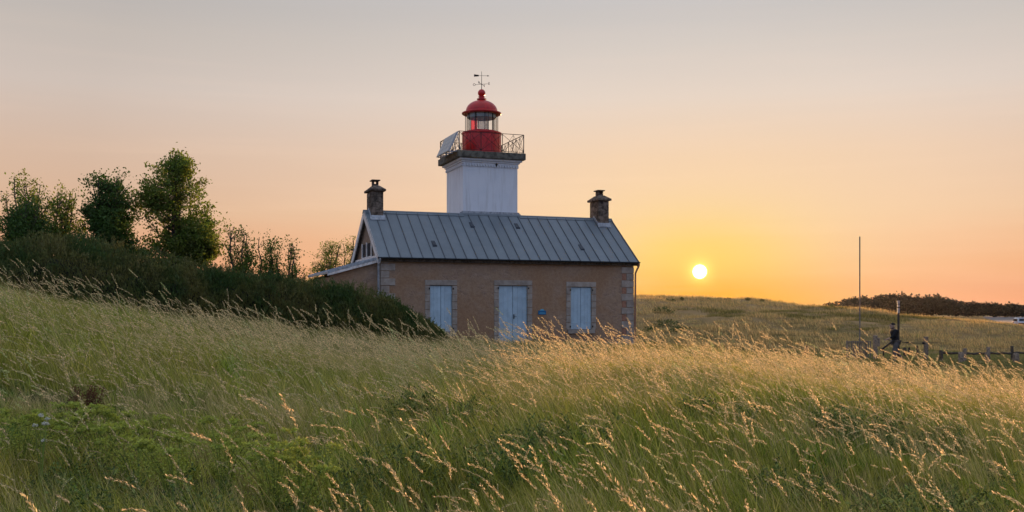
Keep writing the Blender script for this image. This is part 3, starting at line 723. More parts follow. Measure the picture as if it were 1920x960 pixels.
def lantern():
    c = (5.10, 3.675, 0)
    lr = empty_child('lantern', HOUSE)
    b = MB(); b.lathe([(0, 7.832), (.80, 7.832), (.845, 7.834), (.845, 7.93), (.81, 7.95), (.81, 8.74), (.845, 8.76), (.845, 8.82), (.60, 8.822), (0, 8.822)], c, 56)
    b.build('drum', M['red'], lr, smooth=True)
    me = None
    for k in range(16):
        a = 2*math.pi*k/16
        if me is None:
            q = MB(); q.box(.811, .822, -.016, .016, 7.955, 8.735); o = q.build('drum_rib', M['red'], lr, c, (0, 0, a)); me = o.data
        else: obj('drum_rib', me, lr, c, (0, 0, a))
    # door outline of the drum
    b = MB(); b.lathe([(.6, 8.823), (.66, 8.823), (.66, 8.88), (.6, 8.88)], c, 40); b.build('glazing_ring', M['red'], lr, smooth=True)
    me = None; mm = None
    for k in range(10):
        a = 2*math.pi*(k+.35)/10
        q = MB(); r = .615; a2 = a+2*math.pi/10
        pts = [(c[0]+r*math.cos(a+(a2-a)*j/4), c[1]+r*math.sin(a+(a2-a)*j/4)) for j in range(5)]; r2 = .607
        pin = [(c[0]+r2*math.cos(a+(a2-a)*j/4), c[1]+r2*math.sin(a+(a2-a)*j/4)) for j in range(5)]
        q.prism(pts+pin[::-1], 'z', 8.88, 9.55); q.build('glass_pane', M['glass'], lr, smooth=True)
        q = MB(); q.box(.590, .632, -.011, .011, 8.822, 9.60); 
        if mm is None: o = q.build('mullion', M['iron'], lr, c, (0, 0, a)); mm = o.data
        else: obj('mullion', mm, lr, c, (0, 0, a))
    mm = None
    for k in range(8):
        a = 2*math.pi*(k+.1)/8
        if mm is None:
            q = MB(); q.tube([(.735, 0, 8.80), (.735, 0, 9.66)], .011, 6); o = q.build('guard_post', M['iron'], lr, c, (0, 0, a)); mm = o.data
        else: obj('guard_post', mm, lr, c, (0, 0, a))
    # ceiling drum inside
    b = MB(); b.lathe([(.585, 9.44), (.60, 9.46), (.60, 9.66), (0, 9.66), ], c, 40); b.lathe([(.585, 9.44), (.2, 9.52), (0, 9.52)], c, 40); b.build('lantern_ceiling', M['teal'], lr, smooth=True)
    prof = [(.60, 9.60), (.80, 9.60), (.835, 9.63), (.83, 9.665), (.76, 9.69), (.665, 9.73)]
    for i in range(1, 13):
        an = R(90*i/12); prof.append((.665*math.cos(an)**.95 if i < 12 else .16, 9.73+.47*math.sin(an)))
    prof[-1] = (.15, 10.20)
    prof += [(.15, 10.23), (.20, 10.235), (.20, 10.265), (.115, 10.275), (.105, 10.33), (.14, 10.335), (.14, 10.36), (.09, 10.37)]
    b = MB(); b.lathe(prof, c, 56); b.build('dome', M['red'], lr, smooth=True)
    b = MB(); pr = [(.16*math.cos(R(a)), 10.51+.16*math.sin(R(a))) for a in range(-88, 90, 11)]; b.lathe(pr, c, 32); b.build('finial_ball', M['red'], lr, smooth=True)
    # lens and red screen
    pr = [(0, 8.83), (.12, 8.83), (.12, 8.92)]
    for i in range(14):
        z = 8.93+i*.036; r = .20+.05*math.sin(math.pi*(i+.5)/14); pr += [(r, z), (r-.028, z+.03)]
    pr += [(.10, 9.44), (0, 9.44)]
    b = MB(); b.lathe(pr, c, 32); b.build('lens', M['lens'], lr, smooth=True, autos=20)
    b = MB(); b.lathe([(.44, 8.83), (.44, 9.42), (.43, 9.42), (.43, 8.83)], c, 14, R(156), R(226)); b.build('red_screen', M['redglass'], lr, smooth=True)
    # weather vane
    v = empty_child('weather_vane', HOUSE)
    b = MB(); b.tube([(c[0], c[1], 10.62), (c[0], c[1], 11.42)], [.016, .008], 6); b.build('spindle', M['iron'], v)
    b = MB()
    ang0 = R(-38)
    arms = []
    for k in range(4):
        a = ang0+k*math.pi/2; d = Vector((math.cos(a), math.sin(a), 0)); b.bar(Vector((c[0], c[1], 10.88)), Vector((c[0], c[1], 10.88))+d*.27, .012); arms.append(d)
    b.build('compass_arms', M['iron'], v)
    for d, ch in zip(arms, 'ESON'):
        cu = bpy.data.curves.new('letter', 'FONT'); cu.body = ch; cu.size = .15; cu.extrude = .006; cu.align_x = 'CENTER'; cu.align_y = 'CENTER'
        tmp = bpy.data.objects.new('letter', cu); COL.objects.link(tmp)
        dg = bpy.context.evaluated_depsgraph_get(); me = bpy.data.meshes.new_from_object(tmp.evaluated_get(dg)); bpy.data.objects.remove(tmp)
        me.materials.clear(); me.materials.append(M['iron'])
        az = math.atan2(d.y, d.x)
        obj('letter', me, v, Vector((c[0], c[1], 10.88))+d*.33, (R(90), 0, az))
    b = MB(); z = 11.24; a = R(-14); d = Vector((math.cos(a), math.sin(a), 0)); cc = Vector((c[0], c[1], z))
    b.bar(cc-d*.30, cc+d*.28, .012)
    up = Vector((0, 0, 1)); n_ = d.cross(up)*.006
    tail = [cc-d*.32+up*.05, cc-d*.12+up*.03, cc-d*.12-up*.03, cc-d*.32-up*.05]; b.add([p-n_ for p in tail]+[p+n_ for p in tail], [(0, 1, 2, 3), (7, 6, 5, 4)]+[(i, 4+i, 4+(i+1) % 4, (i+1) % 4) for i in range(4)])
    tip = [cc+d*.33, cc+d*.24+up*.03, cc+d*.24-up*.03]; b.add([p-n_ for p in tip]+[p+n_ for p in tip], [(0, 1, 2), (5, 4, 3), (0, 3, 4, 1), (1, 4, 5, 2), (2, 5, 3, 0)])
    b.build('arrow', M['iron'], v)
tower(); lantern()

# ------------------------------------------------------------------ trees and shrubs
def leaf_cards(P, size, rng, up=.3, aspect=.6, dirs=None):
    """P (n,3) -> one bent leaf (2 triangles) each"""
    n = len(P); s = size*rng.uniform(.65, 1.25, n)[:, None]
    d = rng.normal(size=(n, 3)); d[:, 2] += up*1.5
    if dirs is not None: d = d*.5+dirs
    d /= np.linalg.norm(d, axis=1)[:, None]
    q = rng.normal(size=(n, 3)); w = np.cross(d, q); w /= np.linalg.norm(w, axis=1)[:, None]
    nn = np.cross(d, w)
    a = P; b = P+d*s*.5+w*s*aspect*.5+nn*s*.08; c = P+d*s; e = P+d*s*.5-w*s*aspect*.5+nn*s*.08
    V = np.stack([a, b, c, e], 1).reshape(-1, 3); i = np.arange(n)[:, None]*4
    F = np.concatenate([i+np.array([[0, 1, 2]]), i+np.array([[0, 2, 3]])], 0)
    return V, F

def tree(name, x, y, ztop, width, label, seed, stems=5, twigs=260, lpt=34, leaf=.07, m='leaf', low=.25, sparse_top=.0, lean=0., cat='tree', sigma=.075, group=None):
    rng = np.random.default_rng(seed); z0 = gz(x, y)-.1; H = ztop-z0
    root = empty(name, (x, y, z0), 0, label=label, cat=cat, group=group)
    segs = MB(); SP = []; tips_ = []
    for k in range(stems):
        a = rng.uniform(0, 2*math.pi); rr = width*.5*rng.uniform(.15, .75); top = H*rng.uniform(.72, .97) if k else H*.95
        n = 9; pts = []; base = Vector((rng.normal()*.08, rng.normal()*.08, 0)); wob = rng.normal(size=(n, 2))*.05
        for i in range(n):
            s = i/(n-1); pts.append(Vector((base.x+math.cos(a)*rr*s**1.3+wob[i, 0]+lean*s*s, base.y+math.sin(a)*rr*s**1.3+wob[i, 1], top*s)))
        r0 = .022*H**.5*1.1 if stems > 1 else .05
        tips_.append(pts); segs.tube(pts, [r0*(1-.85*i/(n-1))+.004 for i in range(n)], 6); SP += [(p, i/(n-1)) for i, p in enumerate(pts) if i > 1]
    LP = []; tips = []
    # crown lobes make an uneven outline
    lobes = [(rng.uniform(-1, 1)*width*.33, rng.uniform(-1, 1)*width*.33, H*rng.uniform(low+.12, .86), rng.uniform(.22, .40)*width) for _ in range(9)]
    lobes.append((lean*.6, 0, H*.90, width*.2))
    for k in range(twigs):
        if rng.random() < .78:
            lb = lobes[rng.integers(len(lobes))]; d = rng.normal(size=3); d /= np.linalg.norm(d); q = lb[3]*rng.uniform(.35, 1.0)
            T = Vector((lb[0]+d[0]*q, lb[1]+d[1]*q, lb[2]+d[2]*q*1.15))
        else:
            hh = rng.uniform(low, .95); rad = width*.5*math.sin(math.pi*min(1, (hh-low)/(1-low)*.75+.2))**.6; a = rng.uniform(0, 2*math.pi); q = rad*rng.uniform(.3, 1.02)
            T = Vector((math.cos(a)*q+lean*hh*hh, math.sin(a)*q, H*hh))
        if T.z > H: T.z = H*rng.uniform(.85, .99)
        if T.z < H*low: T.z = H*rng.uniform(low, low+.2)
        cand = [p for p, s in SP if p.z < T.z-.1] or [SP[0][0]]
        p0 = min(cand, key=lambda p: (p-T).length+.4*rng.random())
        mid = p0.lerp(T, .55)+Vector((0, 0, -.04))
        segs.tube([p0, mid, T], [.011, .007, .003], 3, False)
        nl = lpt
        if sparse_top and T.z > H*(1-sparse_top): nl = int(lpt*.42)
        nl = max(4, int(nl*rng.uniform(.5, 1.4)))
        tt = rng.uniform(.35, 1.05, nl)
        A = np.array(mid)[None]*(1-tt[:, None])+np.array(T)[None]*tt[:, None]
        LP.append(A+rng.normal(size=(nl, 3))*sigma)
    for pts in tips_:
        for q in range(3, 9):
            for w in range(3):
                T0 = np.array(pts[q])+rng.normal(size=3)*np.array([.16, .16, .08]); m_ = int(lpt*.45)
                segs.tube([pts[q-1], tuple(T0)], [.006, .002], 3, False); LP.append(T0+rng.normal(size=(m_, 3))*(sigma+.02))
    segs.build('branches', M['bark'], root)
    V, F = leaf_cards(np.concatenate(LP), leaf, rng)
    obj('crown', mesh_np('crown', V, F, M[m]), root)
    return root
def pt(px, py, y): return ((px-960)/1884*y, y, EYE+(588-py)/1884*y)
def place(name, px, py, y, wpx, *a, **k):
    p = pt(px, py, y); return tree(name, p[0], p[1], p[2], wpx/1884*y, *a, **k)
place('tree', 333, 284, 30, 142, 'tallest broadleaf tree on the dune, just right of the round dense one', 21, stems=9, twigs=620, lpt=40, leaf=.085, low=.22, lean=.12, sigma=.075)
place('tree', 206, 320, 29, 112, 'round dense dark broadleaf tree left of the tallest tree', 33, stems=8, twigs=480, lpt=52, leaf=.08, m='leaf_dark', low=.2, sparse_top=.22, sigma=.075)
place('tree', 62, 326, 28, 112, 'thin sparse tree with airy upright shoots at the far left', 47, stems=8, twigs=240, lpt=32, leaf=.075, low=.4, sparse_top=.4, lean=-.1, sigma=.06)
place('tree', 124, 352, 28.5, 84, 'low sparse tree between the airy tree and the dense round tree', 52, stems=7, twigs=230, lpt=32, leaf=.075, low=.4, sparse_top=.3, sigma=.06)
place('bush', 52, 372, 27.2, 92, 'dense dark green bush in front of the airy tree at the far left', 58, stems=6, twigs=260, lpt=60, leaf=.07, m='leaf_dark', low=.3, sparse_top=.12, cat='bush', sigma=.09)
place('bush', -42, 362, 27.5, 110, 'dark bush cut off by the left edge', 59, stems=6, twigs=260, lpt=50, leaf=.07, m='leaf_dark', low=.3, sparse_top=.2, cat='bush', sigma=.09)
place('sapling', 386, 400, 30.5, 50, 'thin drooping sapling leaning out under the right side of the tallest tree', 61, stems=5, twigs=110, lpt=28, leaf=.075, low=.45, cat='tree', sigma=.05)
place('sapling', 448, 416, 30, 58, 'largest of the small saplings rising above the thicket, right of the tallest tree', 62, stems=6, twigs=80, lpt=24, leaf=.075, low=.42, sparse_top=.3, cat='tree', sigma=.085)
place('sapling', 508, 436, 30.5, 50, 'bushy-topped small sapling second from the tallest tree', 63, stems=5, twigs=55, lpt=24, leaf=.07, low=.45, cat='tree', sigma=.085)
place('sapling', 545, 448, 30.5, 40, 'slender wispy sapling third from the tallest tree', 64, stems=4, twigs=35, lpt=20, leaf=.07, low=.45, sparse_top=.3, cat='tree', sigma=.05)
place('bush', 612, 452, 43, 84, 'leafy green bush behind the annex roof', 65, stems=7, twigs=170, lpt=34, leaf=.07, low=.3, sparse_top=.3, cat='bush', sigma=.06)
place('bush', 652, 442, 44, 60, 'upright bush touching the left gable of the cottage', 66, stems=6, twigs=110, lpt=34, leaf=.07, low=.3, sparse_top=.35, cat='bush', sigma=.055)

def thicket():
    rng = np.random.default_rng(77)
    ctl = [(-340, 432, 22.5), (-100, 448, 23.5), (0, 460, 24), (70, 455, 24.2), (150, 448, 24.6), (230, 462, 25), (300, 480, 25.5), (380, 499, 26.3), (450, 516, 27.2), (540, 526, 28.4), (620, 532, 29.6), (680, 543, 30.6),
           (720, 556, 31.4), (755, 576, 32), (785, 595, 32.4), (812, 610, 32.8), (835, 628, 33)]
    C = np.array([pt(*q) for q in ctl]); L = np.concatenate([[0], np.cumsum(np.linalg.norm(np.diff(C[:, :2], axis=0), axis=1))])
    def at(s): return np.interp(s, L, C[:, 0]), np.interp(s, L, C[:, 1]), np.interp(s, L, C[:, 2])
    n = 165000; s = rng.uniform(0, L[-1], n); a = rng.uniform(-.12, math.pi+.12, n)   # 0 = front, pi = back
    keep = (a < math.pi*.72) | (rng.random(n) < .35); s = s[keep]; a = a[keep]; n = len(s)
    X, Y, Z = at(s); g = ground(X, Y); H = np.maximum(Z-g, .25); half = np.minimum(2.2, .55+H*.75)
    lump = .95+.13*vnoise(s, a*1.4, 1.1, 5)+.10*vnoise(s, a*1.6, 3.1, 6)+.08*vnoise(s, a*2, 7., 7)
    r = lump*(1-.25*rng.random(n)**1.5)
    px = X+rng.normal(size=n)*.04; py = Y-np.cos(a)*half*r; pz = g+np.maximum(np.sin(a), -.02)*H*r*.97
    P = np.stack([px, py, pz], 1); out = np.stack([np.zeros(n), -np.cos(a), np.sin(a)+.9], 1)
    V, F = leaf_cards(P, .085, rng, .6, .32, out)
    # protruding sprigs
    ns = 1500; ss = rng.uniform(0, L[-1], ns); aa = rng.uniform(.15, math.pi*.75, ns); X, Y, Z = at(ss); g = ground(X, Y); H = np.maximum(Z-g, .25); half = np.minimum(2.2, .55+H*.75)
    base = np.stack([X, Y-np.cos(aa)*half, g+np.sin(aa)*H], 1); QS = []; QD = []
    for k in range(ns):
        m = 22; d = rng.normal(size=3)*.35+np.array([0, -.2*math.cos(aa[k]), 1.]); d /= np.linalg.norm(d); ln = rng.uniform(.06, .24)
        tt = rng.uniform(-.3, 1, m)[:, None]; QS.append(base[k]+d*ln*tt+rng.normal(size=(m, 3))*.02); QD.append(np.repeat(d[None], m, 0))
    V2, F2 = leaf_cards(np.concatenate(QS), .065, rng, .5, .3, np.concatenate(QD))
    o = obj('thicket', mesh_np('thicket', np.concatenate([V, V2]), np.concatenate([F, F2+len(V)]), M['scrub']))
    tag(o, 'long low mass of dark wind-shaped scrub between the meadow and the trees', 'scrub thicket', kind='stuff')
    # unseen dark core added under the foliage to block light
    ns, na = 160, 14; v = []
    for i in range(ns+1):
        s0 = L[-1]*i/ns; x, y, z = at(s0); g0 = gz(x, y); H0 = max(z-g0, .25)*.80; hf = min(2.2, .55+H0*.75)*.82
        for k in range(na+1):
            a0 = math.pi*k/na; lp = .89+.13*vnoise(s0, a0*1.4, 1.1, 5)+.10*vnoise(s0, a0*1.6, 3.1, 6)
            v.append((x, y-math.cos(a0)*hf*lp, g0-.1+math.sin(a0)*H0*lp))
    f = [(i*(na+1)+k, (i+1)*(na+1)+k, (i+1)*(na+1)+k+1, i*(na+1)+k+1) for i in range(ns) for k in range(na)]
    w = obj('twigs', mesh_np('twigs', np.array(v), np.array(f), M['scrub_core'], True), o); tag(w, kind='stuff')  # added light-blocking shell, no real twigs modelled
thicket()

# far wood on the right, and low scrub on the dune skyline
def far_wood():
    rng = np.random.default_rng(5)
    pr = [(1500, 576), (1545, 574), (1575, 566), (1600, 561), (1640, 554), (1680, 551), (1720, 555), (1760, 555), (1785, 562), (1810, 570), (1850, 568), (1880, 573), (1920, 571), (2000, 570), (2200, 566), (2500, 570)]
    px = np.array([p[0] for p in pr]); pz = np.array([p[1] for p in pr])
    P = []; Dn = []
    for k in range(560):
        y = rng.uniform(690, 820); q = rng.uniform(1490, 2500); x = (q-960)/1884*y
        top = EYE+(588-(np.interp(q, px, pz)+rng.normal()*1.6+rng.uniform(-1.5, 5)))/1884*y
        if top < 1.5: continue
        w = rng.uniform(4, 8.5); n = 130
        d = rng.normal(size=(n, 3)); d /= np.linalg.norm(d, axis=1)[:, None]; rr = rng.uniform(.6, 1.05, n)[:, None]
        c = np.array([x, y, top*.55]); P.append(c+d*rr*np.array([w*.62, w*.6, top*.47]))
    P = np.concatenate(P)
    V, F = leaf_cards(P, 1.7, rng, .3, .8)
    core = MB()
    o = obj('far_wood', mesh_np('far_wood', V, F, M['wood_far']))
    tag(o, 'dark band of distant woodland on the horizon at the right', 'woodland', kind='stuff')
far_wood()
def dune_scrub():
    rng = np.random.default_rng(15); P = []
    for q, py, w, y in [(1252, 560, 10, 101), (1262, 560, 8, 101), (1279, 562, 6, 102), (1330, 564, 12, 103), (1352, 566, 20, 103), (1366, 567, 9, 103), (1402, 569, 8, 104), (1429, 570, 9, 104), (1504, 571, 10, 107), (1532, 569, 16, 107), (1550, 570, 12, 108), (1562, 571, 8, 108),
                        (1560, 583, 9, 98), (1660, 584, 11, 92), (1242, 600, 40, 84), (1250, 606, 46, 78), (1275, 612, 40, 74), (1222, 610, 30, 76)]:
        x = (q-960)/1884*y; n = int(40+w*9); z = gz(x, y); d = rng.normal(size=(n, 3)); d /= np.linalg.norm(d, axis=1)[:, None]; s = w/1884*y*.6
        P.append(np.array([x, y, z+.05])+np.abs(rng.uniform(.4, 1, n)[:, None])*d*np.array([s, s, max(.25, s*.45)]))
    P = np.concatenate(P); V, F = leaf_cards(P, .16, rng, .8, .5)
    tag(obj('dune_scrub', mesh_np('dune_scrub', V, F, M['scrub'])), 'scattered low scrub along the dune behind the cottage', 'scrub', kind='stuff')
dune_scrub()

# ------------------------------------------------------------------ fence line, poles, gate
def post(name, px, yd, h, r, label, group, m='wood', square=False, extra=False, rz=0., tilt=0.):
    x = (px-960)/1884*yd; z = gz(x, yd)
    o = empty(name, (x, yd, z), rz, label=label, cat='post', group=group)
    b = MB()
    if square: b.box(-r, r, -r, r, -.3, h, .015)
    else: b.tube([(0, 0, -.3), (tilt*.4, 0, h*.5), (tilt, 0, h-.03), (tilt, 0, h)], [r*1.06, r, r*.97, r*.8], 10)
    b.build('shaft', M[m], o, smooth=not square)
    return o
G1 = 'weathered bollards beside the meadow track'
o = post('gate_post', 1641, 48, 1.14, .088, 'thick grey gate post left of the walking person', 'gate posts', square=True)
q = MB(); q.box(.090, .21, -.07, .07, .60, 1.02, .02); q.build('cheek_block', M['wood'], o)
o = post('gate_post', 1736, 48, 1.12, .088, 'thick grey gate post with dark latch right of the walking person', 'gate posts', square=True)
q = MB(); q.box(-.17, -.090, -.07, .07, .76, .86, .01); q.build('latch', M['iron'], o)
def wire():
    y = 48.0; x0 = (1645-960)/1884*y+.25; x1 = (1733-960)/1884*y-.15
    za = gz(x0, y)+.97; zb = gz(x1, y)+.80
    o = MB(); o.tube([(x0+(x1-x0)*k/10, y, za+(zb-za)*k/10-.05*math.sin(math.pi*k/10)) for k in range(11)], .016, 6)
    w = o.build('rope', M['wood_dark'], None)
    tag(w, 'thin dark rope strung between the two gate posts', 'rope')
    for k in (3, 6.3, 7.4): 
        q = MB(); x = x0+(x1-x0)*k/10; z = za+(zb-za)*k/10-.05*math.sin(math.pi*k/10); q.tube([(x-.06, y, z), (x+.06, y, z)], .035, 8); q.build('knot', M['wood_dark'], w)
wire()
def picket_panel():
    y = 49.5; xa = (1588-960)/1884*y; xb = (1632-960)/1884*y; z = gz((xa+xb)/2, y)
    o = empty('picket_fence', (xa, y, z), 0, label='short grey picket fence section left of the gate', cat='fence')
    n = 12; me = None
    for k in range(n):
        x = (xb-xa)*k/(n-1)
        thick = k % 3 == 0
        q = MB(); w = .045 if thick else .022; q.box(-w, w, -.02, .02, -.2, .82+(.03 if thick else 0), .005); q.build('picket', M['wood'] if thick else M['pole'], o, (x, 0, 0))
    for h in (.25, .76):
        q = MB(); q.box(-.03, xb-xa+.03, .022, .05, h, h+.06, .005); q.build('rail', M['wood'], o)
picket_panel()
post('flagpole', 1612, 55, (650-446)/1884*55+.55, .036, 'tall thin bare flagpole rising high above the dune', None, m='pole')['category'] = 'flagpole'
o = post('marker_pole', 1684.5, 50, (648-556)/1884*50+.4, .055, 'shorter pole with a pale banded top behind the walking person', None, m='wood_dark'); o['category'] = 'pole'
hh = (648-556)/1884*50+.4
for k, (a, b_) in enumerate(((.0, .16), (.2, .32), (.38, .62))):
    q = MB(); q.tube([(0, 0, hh-b_), (0, 0, hh-a)], .062, 10); q.build('pale_band', M['alu'], o)
lab = ['short post in the middle of the meadow, well left of the gate', 'low dark stump between the gate posts, nearest the person', 'low dark stump second right of the person, between the gate posts', 'low post just left of the right gate post',
       'bollard first to the right of the gate', 'pale front bollard second to the right of the gate', 'dark rear bollard leaning beside the second pale one', 'pale squat bollard third to the right of the gate', 'dark rear bollard behind the third pale one',
       'thin dark rear bollard near the right edge', 'pale squat bollard nearest the right edge']
PB = [(1512, 56, .52, .10), (1697, 52, .46, .085), (1705, 53, .44, .06), (1720, 54, .52, .065), (1765, 46, .50, .085), (1802, 44.5, .46, .12), (1808, 46, .62, .085), (1851, 44.5, .46, .11), (1852.5, 46, .66, .085), (1898, 47, .66, .07), (1905, 44.5, .44, .13)]
for (p, y, h, r), l in zip(PB, lab):
    post('bollard', p, y, h, r, l, G1, m='wood' if 'pale' in l else 'wood_dark', tilt=random.uniform(-.03, .03))
def log_rail(p0, p1, y, h, label):
    x0, x1 = (p0-960)/1884*y, (p1-960)/1884*y; b = MB(); n = 7
    b.tube([(x0+(x1-x0)*k/n, y+.05*math.sin(k), gz(x0+(x1-x0)*k/n, y)+h+.015*math.sin(k*1.7)) for k in range(n+1)], [.05+.01*math.sin(k*2.1) for k in range(n+1)], 8)
    tag(b.build('log_rail', M['wood_dark'], None, smooth=True), label, 'rail', 'log rails between the bollards')
log_rail(1767, 1806, 46.3, .36, 'thin log rail between the first and second bollards right of the gate')
log_rail(1810, 1849, 46.3, .36, 'log rail between the second and third bollards right of the gate')
log_rail(1853, 1896, 46.3, .36, 'log rail between the third bollard and the right edge bollards')
log_rail(1900, 1962, 46.3, .36, 'log rail running out of the picture at the right edge')

# leaning prop in front of the person
def prop():
    y = 46.2; a = Vector(((1651-960)/1884*y, y, EYE-(657-588)/1884*y)); b = Vector(((1676-960)/1884*y, y, EYE-(638-588)/1884*y))
    q = MB(); q.tube([a, a.lerp(b, .5), b], [.045, .042, .035], 8); o = q.build('slanting_bar', M['iron'], None, smooth=True)
    tag(o, 'dark slanting bar the walking person holds on to', 'bar')
    q = MB(); q.tube([a.lerp(b, .22)+Vector((0, 0, -.45)), a.lerp(b, .22)], .03, 6); q.build('strut', M['iron'], o)
prop()

# ------------------------------------------------------------------ person
def person():
    y = 46.4; x = (1679-960)/1884*y; z = EYE-20/1884*y-1.76
    root = empty('person', (x, y, z), R(90), label='person in black top and grey trousers walking left between the gate posts', cat='person'); root.scale = (1.22, 1.22, 1.03)
    # facing -x in the picture; local +y points to picture -x after rotating by 90 degrees
    def skinned(name, verts, edges, rad, m, sub=2):
        me = bpy.data.meshes.new(name); me.from_pydata(verts, edges, []); me.materials.append(m)
        o = obj(name, me, root); md = o.modifiers.new('skin', 'SKIN'); md.use_smooth_shade = True
        for i, r in enumerate(rad): me.skin_vertices[0].data[i].radius = r if hasattr(r, '__len__') else (r, r)
        me.skin_vertices[0].data[0].use_root = True
        s = o.modifiers.new('sub', 'SUBSURF'); s.levels = sub; s.render_levels = sub
        return o
    V = [(0, 0, .95), (0, .02, 1.10), (0, .05, 1.28), (0, .07, 1.43), (0, .09, 1.50), (0, .12, 1.57), (0, .135, 1.66), (0, .13, 1.73),       # spine to head
         (-.11, .0, .90), (-.12, .10, .52), (-.12, .04, .10), (-.12, .17, .04),                    # right leg forward
         (.11, .0, .90), (.12, -.06, .52), (.12, -.30, .15), (.12, -.22, .05),                     # left leg back
         (-.19, .06, 1.42), (-.22, .16, 1.18), (-.17, .34, 1.06), (-.16, .42, 1.02),               # arm forward to the bar
         (.19, .05, 1.42), (.23, -.03, 1.16), (.22, .05, .93), (.22, .07, .85)]
    E = [(0, 1), (1, 2), (2, 3), (3, 4), (4, 5), (5, 6), (6, 7), (0, 8), (8, 9), (9, 10), (10, 11), (0, 12), (12, 13), (13, 14), (14, 15), (3, 16), (16, 17), (17, 18), (18, 19), (3, 20), (20, 21), (21, 22), (22, 23)]
    Rr = [(.15, .11), (.14, .10), (.16, .12), (.13, .09), .055, .075, .095, .065, .085, .062, .042, .04, .085, .062, .042, .04, .06, .045, .034, .028, .06, .045, .034, .028]
    skinned('body', V, E, Rr, M['skin'])
    # fingers
    for hx, hy, hz, dy, dz in ((-.16, .43, 1.015, .8, -.5), (.22, .075, .82, .15, -1)):
        vs = []; es = []; rr = []
        for k in range(5):
            b = len(vs); off = (k-1.5)*.018
            ln = (.065, .075, .07, .055, .05)[k]
            if k == 4: vs += [(hx+.035, hy, hz+.02), (hx+.05, hy+dy*.03, hz+dz*.03)]; es += [(b, b+1)]; rr += [.011, .008]
            else: vs += [(hx+off, hy, hz), (hx+off, hy+dy*ln*.55, hz+dz*ln*.55), (hx+off, hy+dy*ln*.6, hz+dz*ln-.01)]; es += [(b, b+1), (b+1, b+2)]; rr += [.010, .009, .007]
        me = bpy.data.meshes.new('fingers'); me.from_pydata(vs, es, []); me.materials.append(M['skin']); o = obj('fingers', me, root); o.modifiers.new('skin', 'SKIN')
        for i, r in enumerate(rr): me.skin_vertices[0].data[i].radius = (r, r)
        for i in (0, 3, 6, 9, 12): me.skin_vertices[0].data[i].use_root = True
    skinned('shirt', [(0, 0, .86), V[1], V[2], V[3], (0, .085, 1.485), V[16], V[17], (-.185, .29, 1.09), V[20], V[21], (.22, .03, .98)], [(0, 1), (1, 2), (2, 3), (3, 4), (3, 5), (5, 6), (6, 7), (3, 8), (8, 9), (9, 10)],
            [(.185, .145), (.175, .135), (.18, .14), (.15, .11), .075, .075, .06, .047, .075, .06, .047], M['shirt'])
    skinned('trousers', [(0, 0, .97), V[8], V[9], (-.12, .045, .16), V[12], V[13], (.12, -.27, .2)], [(0, 1), (1, 2), (2, 3), (0, 4), (4, 5), (5, 6)], [(.16, .12), .105, .08, .065, .105, .08, .065], M['trousers'])
    skinned('shoe', [(-.12, .02, .05), (-.12, .20, .035)], [(0, 1)], [.05, .042], M['rubber'], 1); skinned('shoe', [(.12, -.31, .13), (.12, -.17, .04)], [(0, 1)], [.05, .042], M['rubber'], 1)
    b = MB()
    pr = [(math.cos(R(a))*.093, 1.69+math.sin(R(a))*.09) for a in range(-10, 91, 10)]; b.lathe(pr, (0, .10, 0), 16)
    b.build('hair', M['hair'], root, smooth=True)
    b = MB(); b.add([(-.015, .225, 1.66), (.015, .225, 1.66), (0, .255, 1.63), (0, .225, 1.69)], [(0, 1, 2), (0, 2, 3), (1, 3, 2)]); b.build('nose', M['skin'], root)
    for sx in (-1, 1):
        b = MB(); b.lathe([(.012*math.cos(R(a)), .012*math.sin(R(a))) for a in range(-80, 81, 20)], (sx*.035, .215, 1.675), 8); b.build('eye', M['dark'], root)
        b = MB(); b.lathe([(.022*math.cos(R(a)), .03*math.sin(R(a))) for a in range(-80, 81, 20)], (sx*.1, .11, 1.65), 8); b.build('ear', M['skin'], root)
person()

